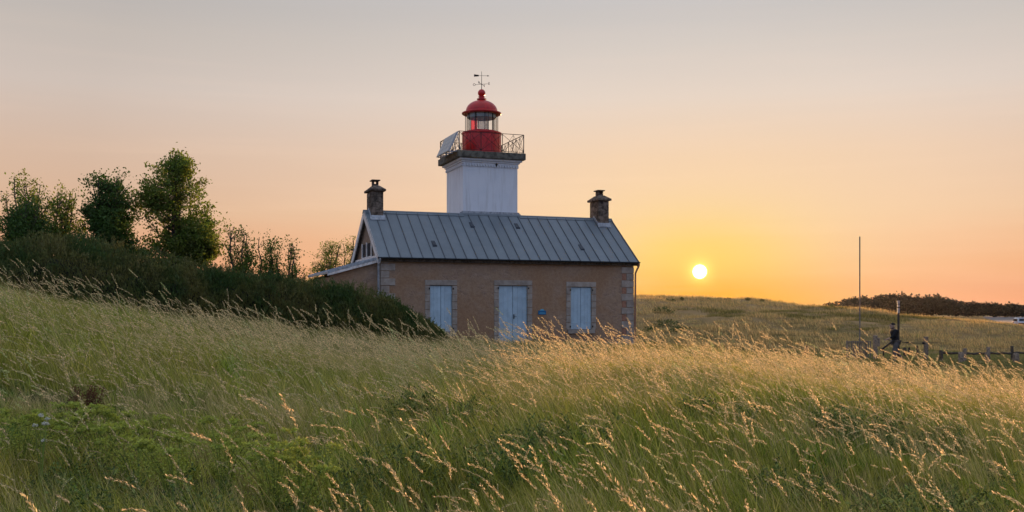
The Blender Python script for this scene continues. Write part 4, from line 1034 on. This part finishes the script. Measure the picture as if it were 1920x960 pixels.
# ------------------------------------------------------------------ parked car at the right edge
def car():
    y = 200; x = (1905-960)/1884*y+2.1; z = gz(x, y)+.06
    root = empty('parked_car', (x, y, z), 0, label='white van parked on the gravel track at the right edge', cat='van')
    b = MB(); prof = [(-2.2, .35), (2.3, .35), (2.35, .6), (2.3, .92), (1.45, 1.08), (.85, 1.62), (.6, 1.72), (-2.0, 1.75), (-2.18, 1.6), (-2.25, .9), (-2.25, .5)]
    n = len(prof); vs = []
    for yy, k in ((-.88, 1), (-.80, 1.0), (.80, 1), (.88, 1)):
        for p, q in prof:
            sh = 1 if abs(yy) < .85 else .985
            yq = yy*(1 if q < 1.0 else .9)
            vs.append((p*sh, yq, .35+(q-.35)*(1 if abs(yy) < .85 else .985)))
    fs = [tuple(range(n))[::-1], tuple(range(3*n, 4*n))]+[(j*n+i, j*n+(i+1) % n, (j+1)*n+(i+1) % n, (j+1)*n+i) for j in range(3) for i in range(n)]
    b.add(vs, fs); b.build('body', M['carwhite'], root, smooth=True, autos=30)
    for sy in (-1, 1):
        for (xa, xb) in ((-1.9, -.75), (-.68, .25), (.32, 1.1)):
            top = 1.58; xt = xb if xb < 1 else .78
            q = MB(); q.add([(xa, sy*.85, 1.05), (xb, sy*.85, 1.05), (xt, sy*.80, top), (xa, sy*.80, top), (xa, sy*.83, 1.05), (xb, sy*.83, 1.05), (xt, sy*.78, top), (xa, sy*.78, top)],
                            [(0, 1, 2, 3), (7, 6, 5, 4), (0, 4, 5, 1), (1, 5, 6, 2), (2, 6, 7, 3), (3, 7, 4, 0)]); q.build('side_window', M['glass_dark'], root)
        q = MB(); q.box(-2.1, 2.2, sy*.885, sy*.895, .36, .72); q.build('side_sill', M['rubber'], root)
        for xx in (-1.4, 1.45):
            q = MB(); q.tube([(xx, sy*.70, .33), (xx, sy*.90, .33)], .33, 18); w = q.build('wheel', M['rubber'], root)
            q = MB(); q.tube([(xx, sy*.901, .33), (xx, sy*.91, .33)], .2, 14); q.build('hubcap', M['alu'], w)
    q = MB(); q.add([(1.50, -.74, 1.09), (1.50, .74, 1.09), (.90, .68, 1.62), (.90, -.68, 1.62)], [(0, 1, 2, 3)]); q.build('windscreen', M['glass_dark'], root)
    q = MB(); q.box(-2.27, -2.2, -.72, .72, 1.05, 1.5); q.build('rear_window', M['glass_dark'], root)
    for sy in (-.7, .7):
        q = MB(); q.box(-2.28, -2.2, sy-.08, sy+.08, .7, 1.0); q.build('tail_lamp', M['bulb'], root)
        q = MB(); q.box(2.28, 2.36, sy-.12, sy+.12, .62, .8); q.build('headlight', M['alu'], root)
    q = MB(); q.box(-2.36, -2.2, -.84, .84, .36, .55, .02); q.box(2.25, 2.44, -.84, .84, .36, .55, .02); q.build('bumper', M['rubber'], root)
car()

# ------------------------------------------------------------------ grass
def ribbons(base, az, tilt, curv, length, width, segs, rng, twist=None):
    """tapered bending ribbons; az = direction of lean, tilt/curv in radians"""
    n = len(base); s = np.linspace(0, 1, segs+1); P = np.zeros((n, segs+1, 3)); P[:, 0] = base
    hx, hy = np.cos(az), np.sin(az)
    for i in range(segs):
        th = tilt+curv*((i+.5)/segs)**1.4; dl = length/segs
        P[:, i+1, 0] = P[:, i, 0]+hx*np.sin(th)*dl; P[:, i+1, 1] = P[:, i, 1]+hy*np.sin(th)*dl; P[:, i+1, 2] = P[:, i, 2]+np.cos(th)*dl
    wa = (az+math.pi/2 if twist is None else twist)
    wv = np.stack([np.cos(wa), np.sin(wa), np.zeros(n)], 1)
    prof = np.where(s < .3, .65+s/.3*.35, (1-(s-.3)/.7)**.8)
    V = []; F = []
    Lf = P-wv[:, None]*width[:, None, None]*prof[None, :, None]*.5; Rt = P+wv[:, None]*width[:, None, None]*prof[None, :, None]*.5
    A = np.stack([Lf[:, :-1], Rt[:, :-1]], 2).reshape(n, -1, 3)      # segs*2 verts
    V = np.concatenate([A, P[:, -1:]], 1); k = 2*segs+1
    b = (np.arange(n)*k)[:, None]
    q = np.array([[2*i, 2*i+1, 2*i+3, 2*i+2] for i in range(segs-1)]); Q = (b[:, None]+q[None]).reshape(-1, 4)
    T = (b+np.array([[2*(segs-1), 2*(segs-1)+1, 2*segs]])).reshape(-1, 3)
    return V.reshape(-1, 3), Q, T, P

WIND = math.pi      # blown towards picture left
def tuft(name, seed, n, rad, h, w, mat_, wind=.55, spread=1.0, segs=5, curv=(.3, 1.1)):
    rng = np.random.default_rng(seed)
    r = rad*np.sqrt(rng.random(n)); a = rng.uniform(0, 2*math.pi, n); base = np.stack([r*np.cos(a), r*np.sin(a), np.full(n, -.02)], 1)
    az = np.where(rng.random(n) < wind, WIND+rng.normal(size=n)*.6, rng.uniform(0, 2*math.pi, n))
    tilt = np.abs(rng.normal(size=n))*.22*spread+.04; cv = rng.uniform(curv[0], curv[1], n)
    L = h*rng.uniform(.45, 1.0, n); Wd = w*rng.uniform(.6, 1.3, n)
    V, Q, T, P = ribbons(base, az, tilt, cv, L, Wd, segs, rng, twist=rng.uniform(-.9, .9, n))
    me = mesh_np(name, V, [Q, T], mat_); return bpy.data.objects.new(name, me)
def forb(name, seed):
    """leafy broadleaf weed: stems with small leaves"""
    rng = np.random.default_rng(seed); P = []; D = []
    for k in range(9):
        a = rng.uniform(0, 2*math.pi); rr = rng.uniform(.04, .17); h = rng.uniform(.22, .46); m = 26; s = rng.uniform(.15, 1., m)[:, None]
        P.append(np.array([[math.cos(a)*rr, math.sin(a)*rr, h]])*s+rng.normal(size=(m, 3))*.016); D.append(np.tile([[math.cos(a)*.4, math.sin(a)*.4, .2]], (m, 1)))
    V, F = leaf_cards(np.concatenate(P), .036, rng, .2, .42, np.concatenate(D))
    return bpy.data.objects.new(name, mesh_np(name, V, F, M['forb']))
def stalks(name, seed, n, rad, h, wst=.0022, plen=.15, lean=.5, full=1.0):
    """flowering stems with feathery heads"""
    rng = np.random.default_rng(seed)
    r = rad*np.sqrt(rng.random(n)); a = rng.uniform(0, 2*math.pi, n); base = np.stack([r*np.cos(a), r*np.sin(a), np.full(n, -.02)], 1)
    az = WIND+rng.normal(size=n)*.3; tilt = .10+np.abs(rng.normal(size=n))*.10; cv = lean+rng.uniform(.0, .50, n); L = h*rng.uniform(.78, 1.08, n)
    V, Q, T, P = ribbons(base, az, tilt, cv, L, np.full(n, wst), 7, rng, twist=rng.uniform(-.3, .3, n))
    Q0, T0 = len(Q), len(T)
    VV = [V]; QQ = [Q]; TT = [T]; off = len(V); SV = []
    for i in range(n):
        pl = plen*rng.uniform(.7, 1.25); tip = P[i, -1]; th0 = tilt[i]+cv[i]; hx, hy = math.cos(az[i]), math.sin(az[i]); m = int(54*full)
        fat = rng.uniform(.0028, .0070); droop = rng.uniform(.0, .8); p = tip.copy(); prev = 0.
        for j in range(m):
            s = j/m; th = th0+droop*s; p = p+np.array([hx*math.sin(th), hy*math.sin(th), math.cos(th)])*(pl/m)
            ax = np.array([hx*math.sin(th), hy*math.sin(th), math.cos(th)])
            rad2 = fat*(.35+math.sin(math.pi*min(1, s*.95+.08))*1.0)
            d = rng.normal(size=3); d -= ax*d.dot(ax); d /= np.linalg.norm(d)
            o = p+d*rad2*rng.uniform(.2, 1.); q = ax*.012+d*.005+rng.normal(size=3)*.0015
            wv = np.cross(q, rng.normal(size=3)); wv *= .0024/np.linalg.norm(wv)
            SV += [o-q*.2, o+q*.4+wv, o+q, o+q*.4-wv]
    SV = np.array(SV); k = len(SV)//4; QS = (np.arange(k)*4)[:, None]+np.array([[0, 1, 2, 3]])+off
    Vall = np.concatenate([V, SV]); me = mesh_np(name, Vall, [Q, T, QS], [M['straw'], M['panicle']], midx=[0]*(len(Q)+len(T))+[1]*k)
    return bpy.data.objects.new(name, me)

def scatter(name, protos, P, idx, yaw, scl, label, cat, kind='stuff'):
    """one object: points carrying instances of the prototypes"""
    col = bpy.data.collections.new(name+'_kinds')
    for i, o in enumerate(protos): o.name = f'{name}_{i:02d}'; col.objects.link(o)
    n = len(P); me = bpy.data.meshes.new(name); me.vertices.add(n); me.vertices.foreach_set('co', np.asarray(P, np.float32).ravel())
    A = me.attributes.new('idx', 'INT', 'POINT'); A.data.foreach_set('value', np.asarray(idx, np.int32))
    rot = np.zeros((n, 3), np.float32); rot[:, 2] = yaw
    A = me.attributes.new('rot', 'FLOAT_VECTOR', 'POINT'); A.data.foreach_set('vector', rot.ravel())
    A = me.attributes.new('scl', 'FLOAT', 'POINT'); A.data.foreach_set('value', np.asarray(scl, np.float32))
    o = obj(name, me); tag(o, label, cat, kind=kind)
    ng = bpy.data.node_groups.new(name, 'GeometryNodeTree'); ng.interface.new_socket('Geometry', in_out='INPUT', socket_type='NodeSocketGeometry'); ng.interface.new_socket('Geometry', in_out='OUTPUT', socket_type='NodeSocketGeometry')
    N, L = ng.nodes, ng.links; gi = N.new('NodeGroupInput'); go = N.new('NodeGroupOutput')
    ci = N.new('GeometryNodeCollectionInfo'); ci.inputs['Collection'].default_value = col; ci.inputs['Separate Children'].default_value = True; ci.inputs['Reset Children'].default_value = True
    ip = N.new('GeometryNodeInstanceOnPoints'); ip.inputs['Pick Instance'].default_value = True
    def at(nm, ty):
        a = N.new('GeometryNodeInputNamedAttribute'); a.data_type = ty; a.inputs[0].default_value = nm; return a.outputs[0]
    L.new(gi.outputs[0], ip.inputs['Points']); L.new(ci.outputs[0], ip.inputs['Instance']); L.new(at('idx', 'INT'), ip.inputs['Instance Index'])
    e = N.new('FunctionNodeEulerToRotation'); L.new(at('rot', 'FLOAT_VECTOR'), e.inputs[0]); L.new(e.outputs[0], ip.inputs['Rotation'])
    L.new(at('scl', 'FLOAT'), ip.inputs['Scale']); L.new(ip.outputs[0], go.inputs[0])
    md = o.modifiers.new('scatter', 'NODES'); md.node_group = ng
    return o

def area_points(n, y0, y1, rng, margin=3.0, slope=.53, xr=None):
    """roughly even points over the wedge in view plus a margin"""
    out = []
    while len(out) < n:
        m = (n-len(out))*2+10; y = rng.uniform(y0, y1, m); xm = slope*y1+margin; x = rng.uniform(-xm, xm, m)
        k = np.abs(x) < slope*np.maximum(y, 0)+margin
        if xr is not None: k &= xr(x, y)
        out += list(zip(x[k], y[k]))
    return np.array(out[:n])

HOLLOWS = [(2.75, 7.4, .9), (.45, 3.5, .55), (-1.7, 3.2, .75), (1.75, 3.9, .5), (4.2, 8.6, .7), (-4.6, 9.5, .7), (-1.9, 6.6, .5), (3.3, 5.6, .6), (-.3, 6.2, .5), (-3.3, 8.0, .6), (1.3, 5.0, .4)]
def meadow():
    rng = np.random.default_rng(101)
    # --- green and mixed tufts, foreground dune
    pro = [tuft('t', 200+i, (46, 30, 46, 36, 24)[i], .15, (.46, .54, .40, .58, .34)[i % 5], (.0060, .0085, .0050, .0070, .0100)[i], M['blade'], (.5, .3, .6, .45, .2)[i], (1., 1.5, 1., 1.3, 2.)[i]) for i in range(5)]
    pro += [tuft('t', 230+i, 50, .15, (.36, .28)[i], .0080, M['blade_lush'], .25, 1.8, curv=(.5, 1.6)) for i in range(2)]
    pro += [tuft('t', 240+i, 26, .15, (.60, .68)[i], .0034, M['straw'], .6, 1.6) for i in range(2)]
    pro += [forb('t', 260+i) for i in range(3)]
    P = area_points(25000, .9, 17.5, rng, 2.2)
    patch = vnoise(P[:, 0], P[:, 1], .9, 9); lush = (patch > .45-.6*sstep(5.5, 2.5, P[:, 1]))
    r = rng.random(len(P)); dry = vnoise(P[:, 0], P[:, 1], .8, 31)+.6*vnoise(P[:, 0], P[:, 1], 2.3, 32); idx = np.where(r < .14+.22*(dry > .25), 7+rng.integers(0, 2, len(P)), rng.integers(0, 5, len(P)))
    idx = np.where(lush & (r > .35), 5+rng.integers(0, 2, len(P)), idx)
    fp = vnoise(P[:, 0], P[:, 1], 1.5, 51)+.5*sstep(-1, -2.6, P[:, 0])*sstep(8, 4, P[:, 1]); idx = np.where((fp > .3) & (rng.random(len(P)) < .22) & (P[:, 1] < 10), 9+rng.integers(0, 3, len(P)), idx)
    hill = .78+.22*vnoise(P[:, 0], P[:, 1], .7, 4)+.10*sstep(8, 14, P[:, 1])-.10*sstep(5, 2, P[:, 1])
    scl = np.clip(hill, .5, 1.15)*rng.uniform(.8, 1.2, len(P))
    scl = scl*(1+.20*vnoise(P[:, 0], P[:, 1], 2.7, 41)+.12*vnoise(P[:, 0], P[:, 1], 5.5, 42))
    for hx, hy, hr in HOLLOWS: scl = scl*(1-.62*np.exp(-((P[:, 0]-hx)**2+(P[:, 1]-hy)**2)/hr**2))
    keep = np.hypot(P[:, 0], P[:, 1]) > 1.0
    P, idx, scl = P[keep], idx[keep], scl[keep]
    scatter('meadow_grass', pro, np.c_[P, ground(P[:, 0], P[:, 1])], idx, rng.normal(size=len(P))*.9, scl, 'long green and straw coloured grass covering the dune in the foreground', 'grass')
    # --- seed heads
    pro = [stalks('s', 300+i, 1, .05, (.74, .80, .64, .86, .72, .70, .78, .60, .82, .68, .76, .88, .66, .73)[i], plen=(.15, .20, .10, .18, .09, .16, .12, .08, .22, .13, .17, .14, .11, .19)[i], lean=(.45, .60, .2, .5, 1.05, .4, .1, .8, .35, .55, .25, .5, 1.2, .7)[i], full=(1, 1, .6, 1, .6, .9, .8, .5, 1, .7, 1, .8, .6, 1)[i]) for i in range(14)]
    A = area_points(2100, 2.3, 8.0, rng, 1.8)
    pa = vnoise(A[:, 0], A[:, 1], 1.3, 12); A = A[(pa > -.1) | (rng.random(len(A)) < .3)]
    B = area_points(3000, 8.0, 12.5, rng, 2.4); C = area_points(9500, 12.0, 17.0, rng, 3)
    # sparser heads in the hollow on the left crest
    C = C[(C[:, 0] > -4.5) | (rng.random(len(C)) < .55)]
    P = np.concatenate([A, B, C]); sc = rng.uniform(.62, 1.0, len(P))+.10*sstep(9, 13, P[:, 1]); sc = np.where(rng.random(len(P)) < .14, sc+.22+.16*sstep(11, 14, P[:, 1]), sc)
    keep = np.hypot(P[:, 0], P[:, 1]) > 1.5; P, sc = P[keep], sc[keep]
    scatter('seed_head_grass', pro, np.c_[P, ground(P[:, 0], P[:, 1])], rng.integers(0, 14, len(P)), rng.normal(size=len(P))*.62, sc, 'pale feathery seed heads on tall stems bent to the left by the wind', 'seed heads')
    # --- middle distance, behind the crest to the gate
    pro = [tuft('m', 400+i, 70, .45, (.42, .5, .34)[i], .010, M['hollow_blade'], .5, 1.3) for i in range(3)]+[tuft('m', 410+i, 60, .45, (.5, .6)[i], .008, M['straw'], .8) for i in range(2)]
    P = area_points(14000, 17.5, 66, rng, 4, .56, lambda x, y: ~((np.abs(x-.2+.0*y) < 5.6) & (y > 36.4+.36*(x+4.8)) & (y < 44+.36*(x+4.8))))
    low = sstep(1, 6, P[:, 0])*sstep(30, 40, P[:, 1])
    sc = rng.uniform(.7, 1.15, len(P))*(1-.62*low)
    idx = np.where(rng.random(len(P)) < .25*(1-low*.8), 3+rng.integers(0, 2, len(P)), rng.integers(0, 3, len(P)))
    scatter('hollow_grass', pro, np.c_[P, ground(P[:, 0], P[:, 1])], idx, rng.normal(size=len(P))*.6, sc, 'shorter green grass in the hollow around the cottage and the gate', 'grass')
    # --- dune behind
    pro = [tuft('d', 500+i, 70, .9, (.5, .6, .42)[i], .022, M['dune_straw'], .6, 1.5, 3) for i in range(3)]+[tuft('d', 510+i, 70, .9, (.5, .4)[i], .026, M['dune_green'], .5, 1.5, 3) for i in range(2)]
    P = area_points(15000, 64, 150, rng, 8, .56, lambda x, y: x > -30)
    k = vnoise(P[:, 0], P[:, 1], .16, 21)+.5*vnoise(P[:, 0], P[:, 1], .5, 22)
    sc0 = np.clip(.85+.45*vnoise(P[:, 0], P[:, 1], .45, 25)+.2*vnoise(P[:, 0], P[:, 1], 1.3, 26), .3, 1.6); idx = np.where(k > -.35, rng.integers(0, 3, len(P)), 3+rng.integers(0, 2, len(P))); sc = rng.uniform(.6, 1.1, len(P))*sc0*(1-.6*sstep(38, 50, P[:, 0]))
    scatter('dune_grass', pro, np.c_[P, ground(P[:, 0], P[:, 1])], idx, rng.normal(size=len(P))*.6, sc, 'dry straw coloured grass on the dune behind the cottage', 'grass')
meadow()

# ------------------------------------------------------------------ single plants in the foreground
def umbel_plant(px, py, yd, label, seed, hgt=.5, n=14):
    rng = np.random.default_rng(seed); x = (px-960)/1884*yd; z = gz(x, yd); top = EYE-(py-588)/1884*yd; H = max(.3, top-z)
    root = empty('umbel_plant', (x, yd, z), 0, label=label, cat='plant', group='yellow green umbel plants in the grass')
    root.scale = (1.35, 1.2, 1)
    st = MB(); P = []; 
    for k in range(n):
        a = rng.uniform(0, 2*math.pi); r = rng.uniform(.03, .22); t_ = Vector((math.cos(a)*r, math.sin(a)*r, H*rng.uniform(.70, 1.0)))
        st.tube([(0, 0, 0), (t_.x*.4, t_.y*.4, t_.z*.6), t_], [.003, .0025, .0015], 4)
        for j in range(9):
            b = 2*math.pi*j/9+rng.normal()*.2; rr = rng.uniform(.012, .036); q = t_+Vector((math.cos(b)*rr, math.sin(b)*rr, .025+rng.normal()*.006))
            st.tube([t_, q], [.0015, .001], 3, False); P.append(np.array(q)[None]+rng.normal(size=(12, 3))*np.array([.007, .007, .004]))
        m = 70; s = rng.uniform(.45, .97, m)[:, None]; P2 = np.array([t_.x, t_.y, t_.z])*s; 
        st_leaf = P2+rng.normal(size=(m, 3))*.035; root.get('x')
        P.append(st_leaf)
    st.build('stem', M['umbel_stem'], root)
    V, F = leaf_cards(np.concatenate(P), .015, rng, .3, .6); obj('flower_heads', mesh_np('flower_heads', V, F, M['umbel']), root)
for i, (px, py, yd, l) in enumerate([(330, 820, 6.3, 'low umbel plant in the grass nearest the bottom left of the group'), (258, 790, 6.6, 'yellow green umbel plant left of centre of the lower left corner group'), (120, 765, 7.0, 'yellow green umbel plant behind the small white flowers'), (190, 772, 7.0, 'bushy yellow green umbel plant below the rusty dock'),
                                    (515, 812, 6.2, 'bright yellow green umbel plant standing apart at lower left'), (558, 830, 6.0, 'small umbel plant to the right of the bright one'), (418, 790, 6.7, 'faint umbel plant between the dock and the bright umbels'), (40, 770, 6.9, 'yellow green umbel plant at the left edge')]):
    umbel_plant(px, py, yd, l, 600+i)
def white_flowers():
    yd = 6.4; x = (76-960)/1884*yd; z = gz(x, yd); root = empty('white_wildflower', (x, yd, z), 0, label='small plant with round white flower heads near the lower left edge', cat='wildflower')
    rng = np.random.default_rng(9); b = MB(); P = []
    for (px, py) in ((80, 779), (83, 788), (78, 796), (65, 799), (86, 796), (79, 828)):
        q = Vector(((px-960)/1884*yd-x, rng.normal()*.03, EYE-(py-588)/1884*yd-z)); b.tube([(0, 0, 0), (q.x*.4, q.y*.5, q.z*.6), q], [.004, .003, .0015], 4)
        d = rng.normal(size=(90, 3)); d /= np.linalg.norm(d, axis=1)[:, None]; d[:, 2] = np.abs(d[:, 2])*.8; P.append(np.array(q)+d*.011)
    b.build('stem', M['umbel_stem'], root)
    V, F = leaf_cards(np.concatenate(P), .011, rng, .3, .7); obj('flower_heads', mesh_np('flower_heads', V, F, M['petal']), root)
white_flowers()
def dock():
    yd = 7.6; x = (150-960)/1884*yd; z = gz(x, yd); root = empty('dock_plant', (x, yd, z), 0, label='rusty red dock plant in seed at lower left', cat='plant')
    rng = np.random.default_rng(19); b = MB(); P = []
    for k in range(9):
        t_ = Vector((rng.normal()*.09, rng.normal()*.06, EYE-(rng.uniform(722, 745)-588)/1884*yd-z)); b.tube([(0, 0, 0), (t_.x*.5, t_.y*.5, t_.z*.6), t_], [.004, .003, .002], 4)
        s = rng.uniform(.72, 1.0, 150)[:, None]; P.append(np.array(t_)*s+rng.normal(size=(150, 3))*np.array([.018, .018, .014]))
    b.build('stem', M['dock'], root)
    V, F = leaf_cards(np.concatenate(P), .012, rng, .3, .8); tag(obj('seed_clusters', mesh_np('seed_clusters', V, F, M['dock']), root), kind='stuff')
dock()

# ------------------------------------------------------------------ evening haze
def haze():
    b = MB(); b.box(-700, 900, -30, 1050, -1.5, 22)
    m = bpy.data.materials.new('evening_haze'); m.use_nodes = True; t = NT(m.node_tree); t.N.clear()
    v = t.new('ShaderNodeVolumePrincipled'); v.inputs['Color'].default_value = (1., .90, .80, 1); v.inputs['Density'].default_value = HAZE; v.inputs['Anisotropy'].default_value = .75
    o = t.new('ShaderNodeOutputMaterial'); t.L.new(v.outputs[0], o.inputs['Volume'])
    tag(b.build('haze', m), 'thin warm evening haze over the dunes', 'haze', kind='stuff')
HAZE = .000009
haze()
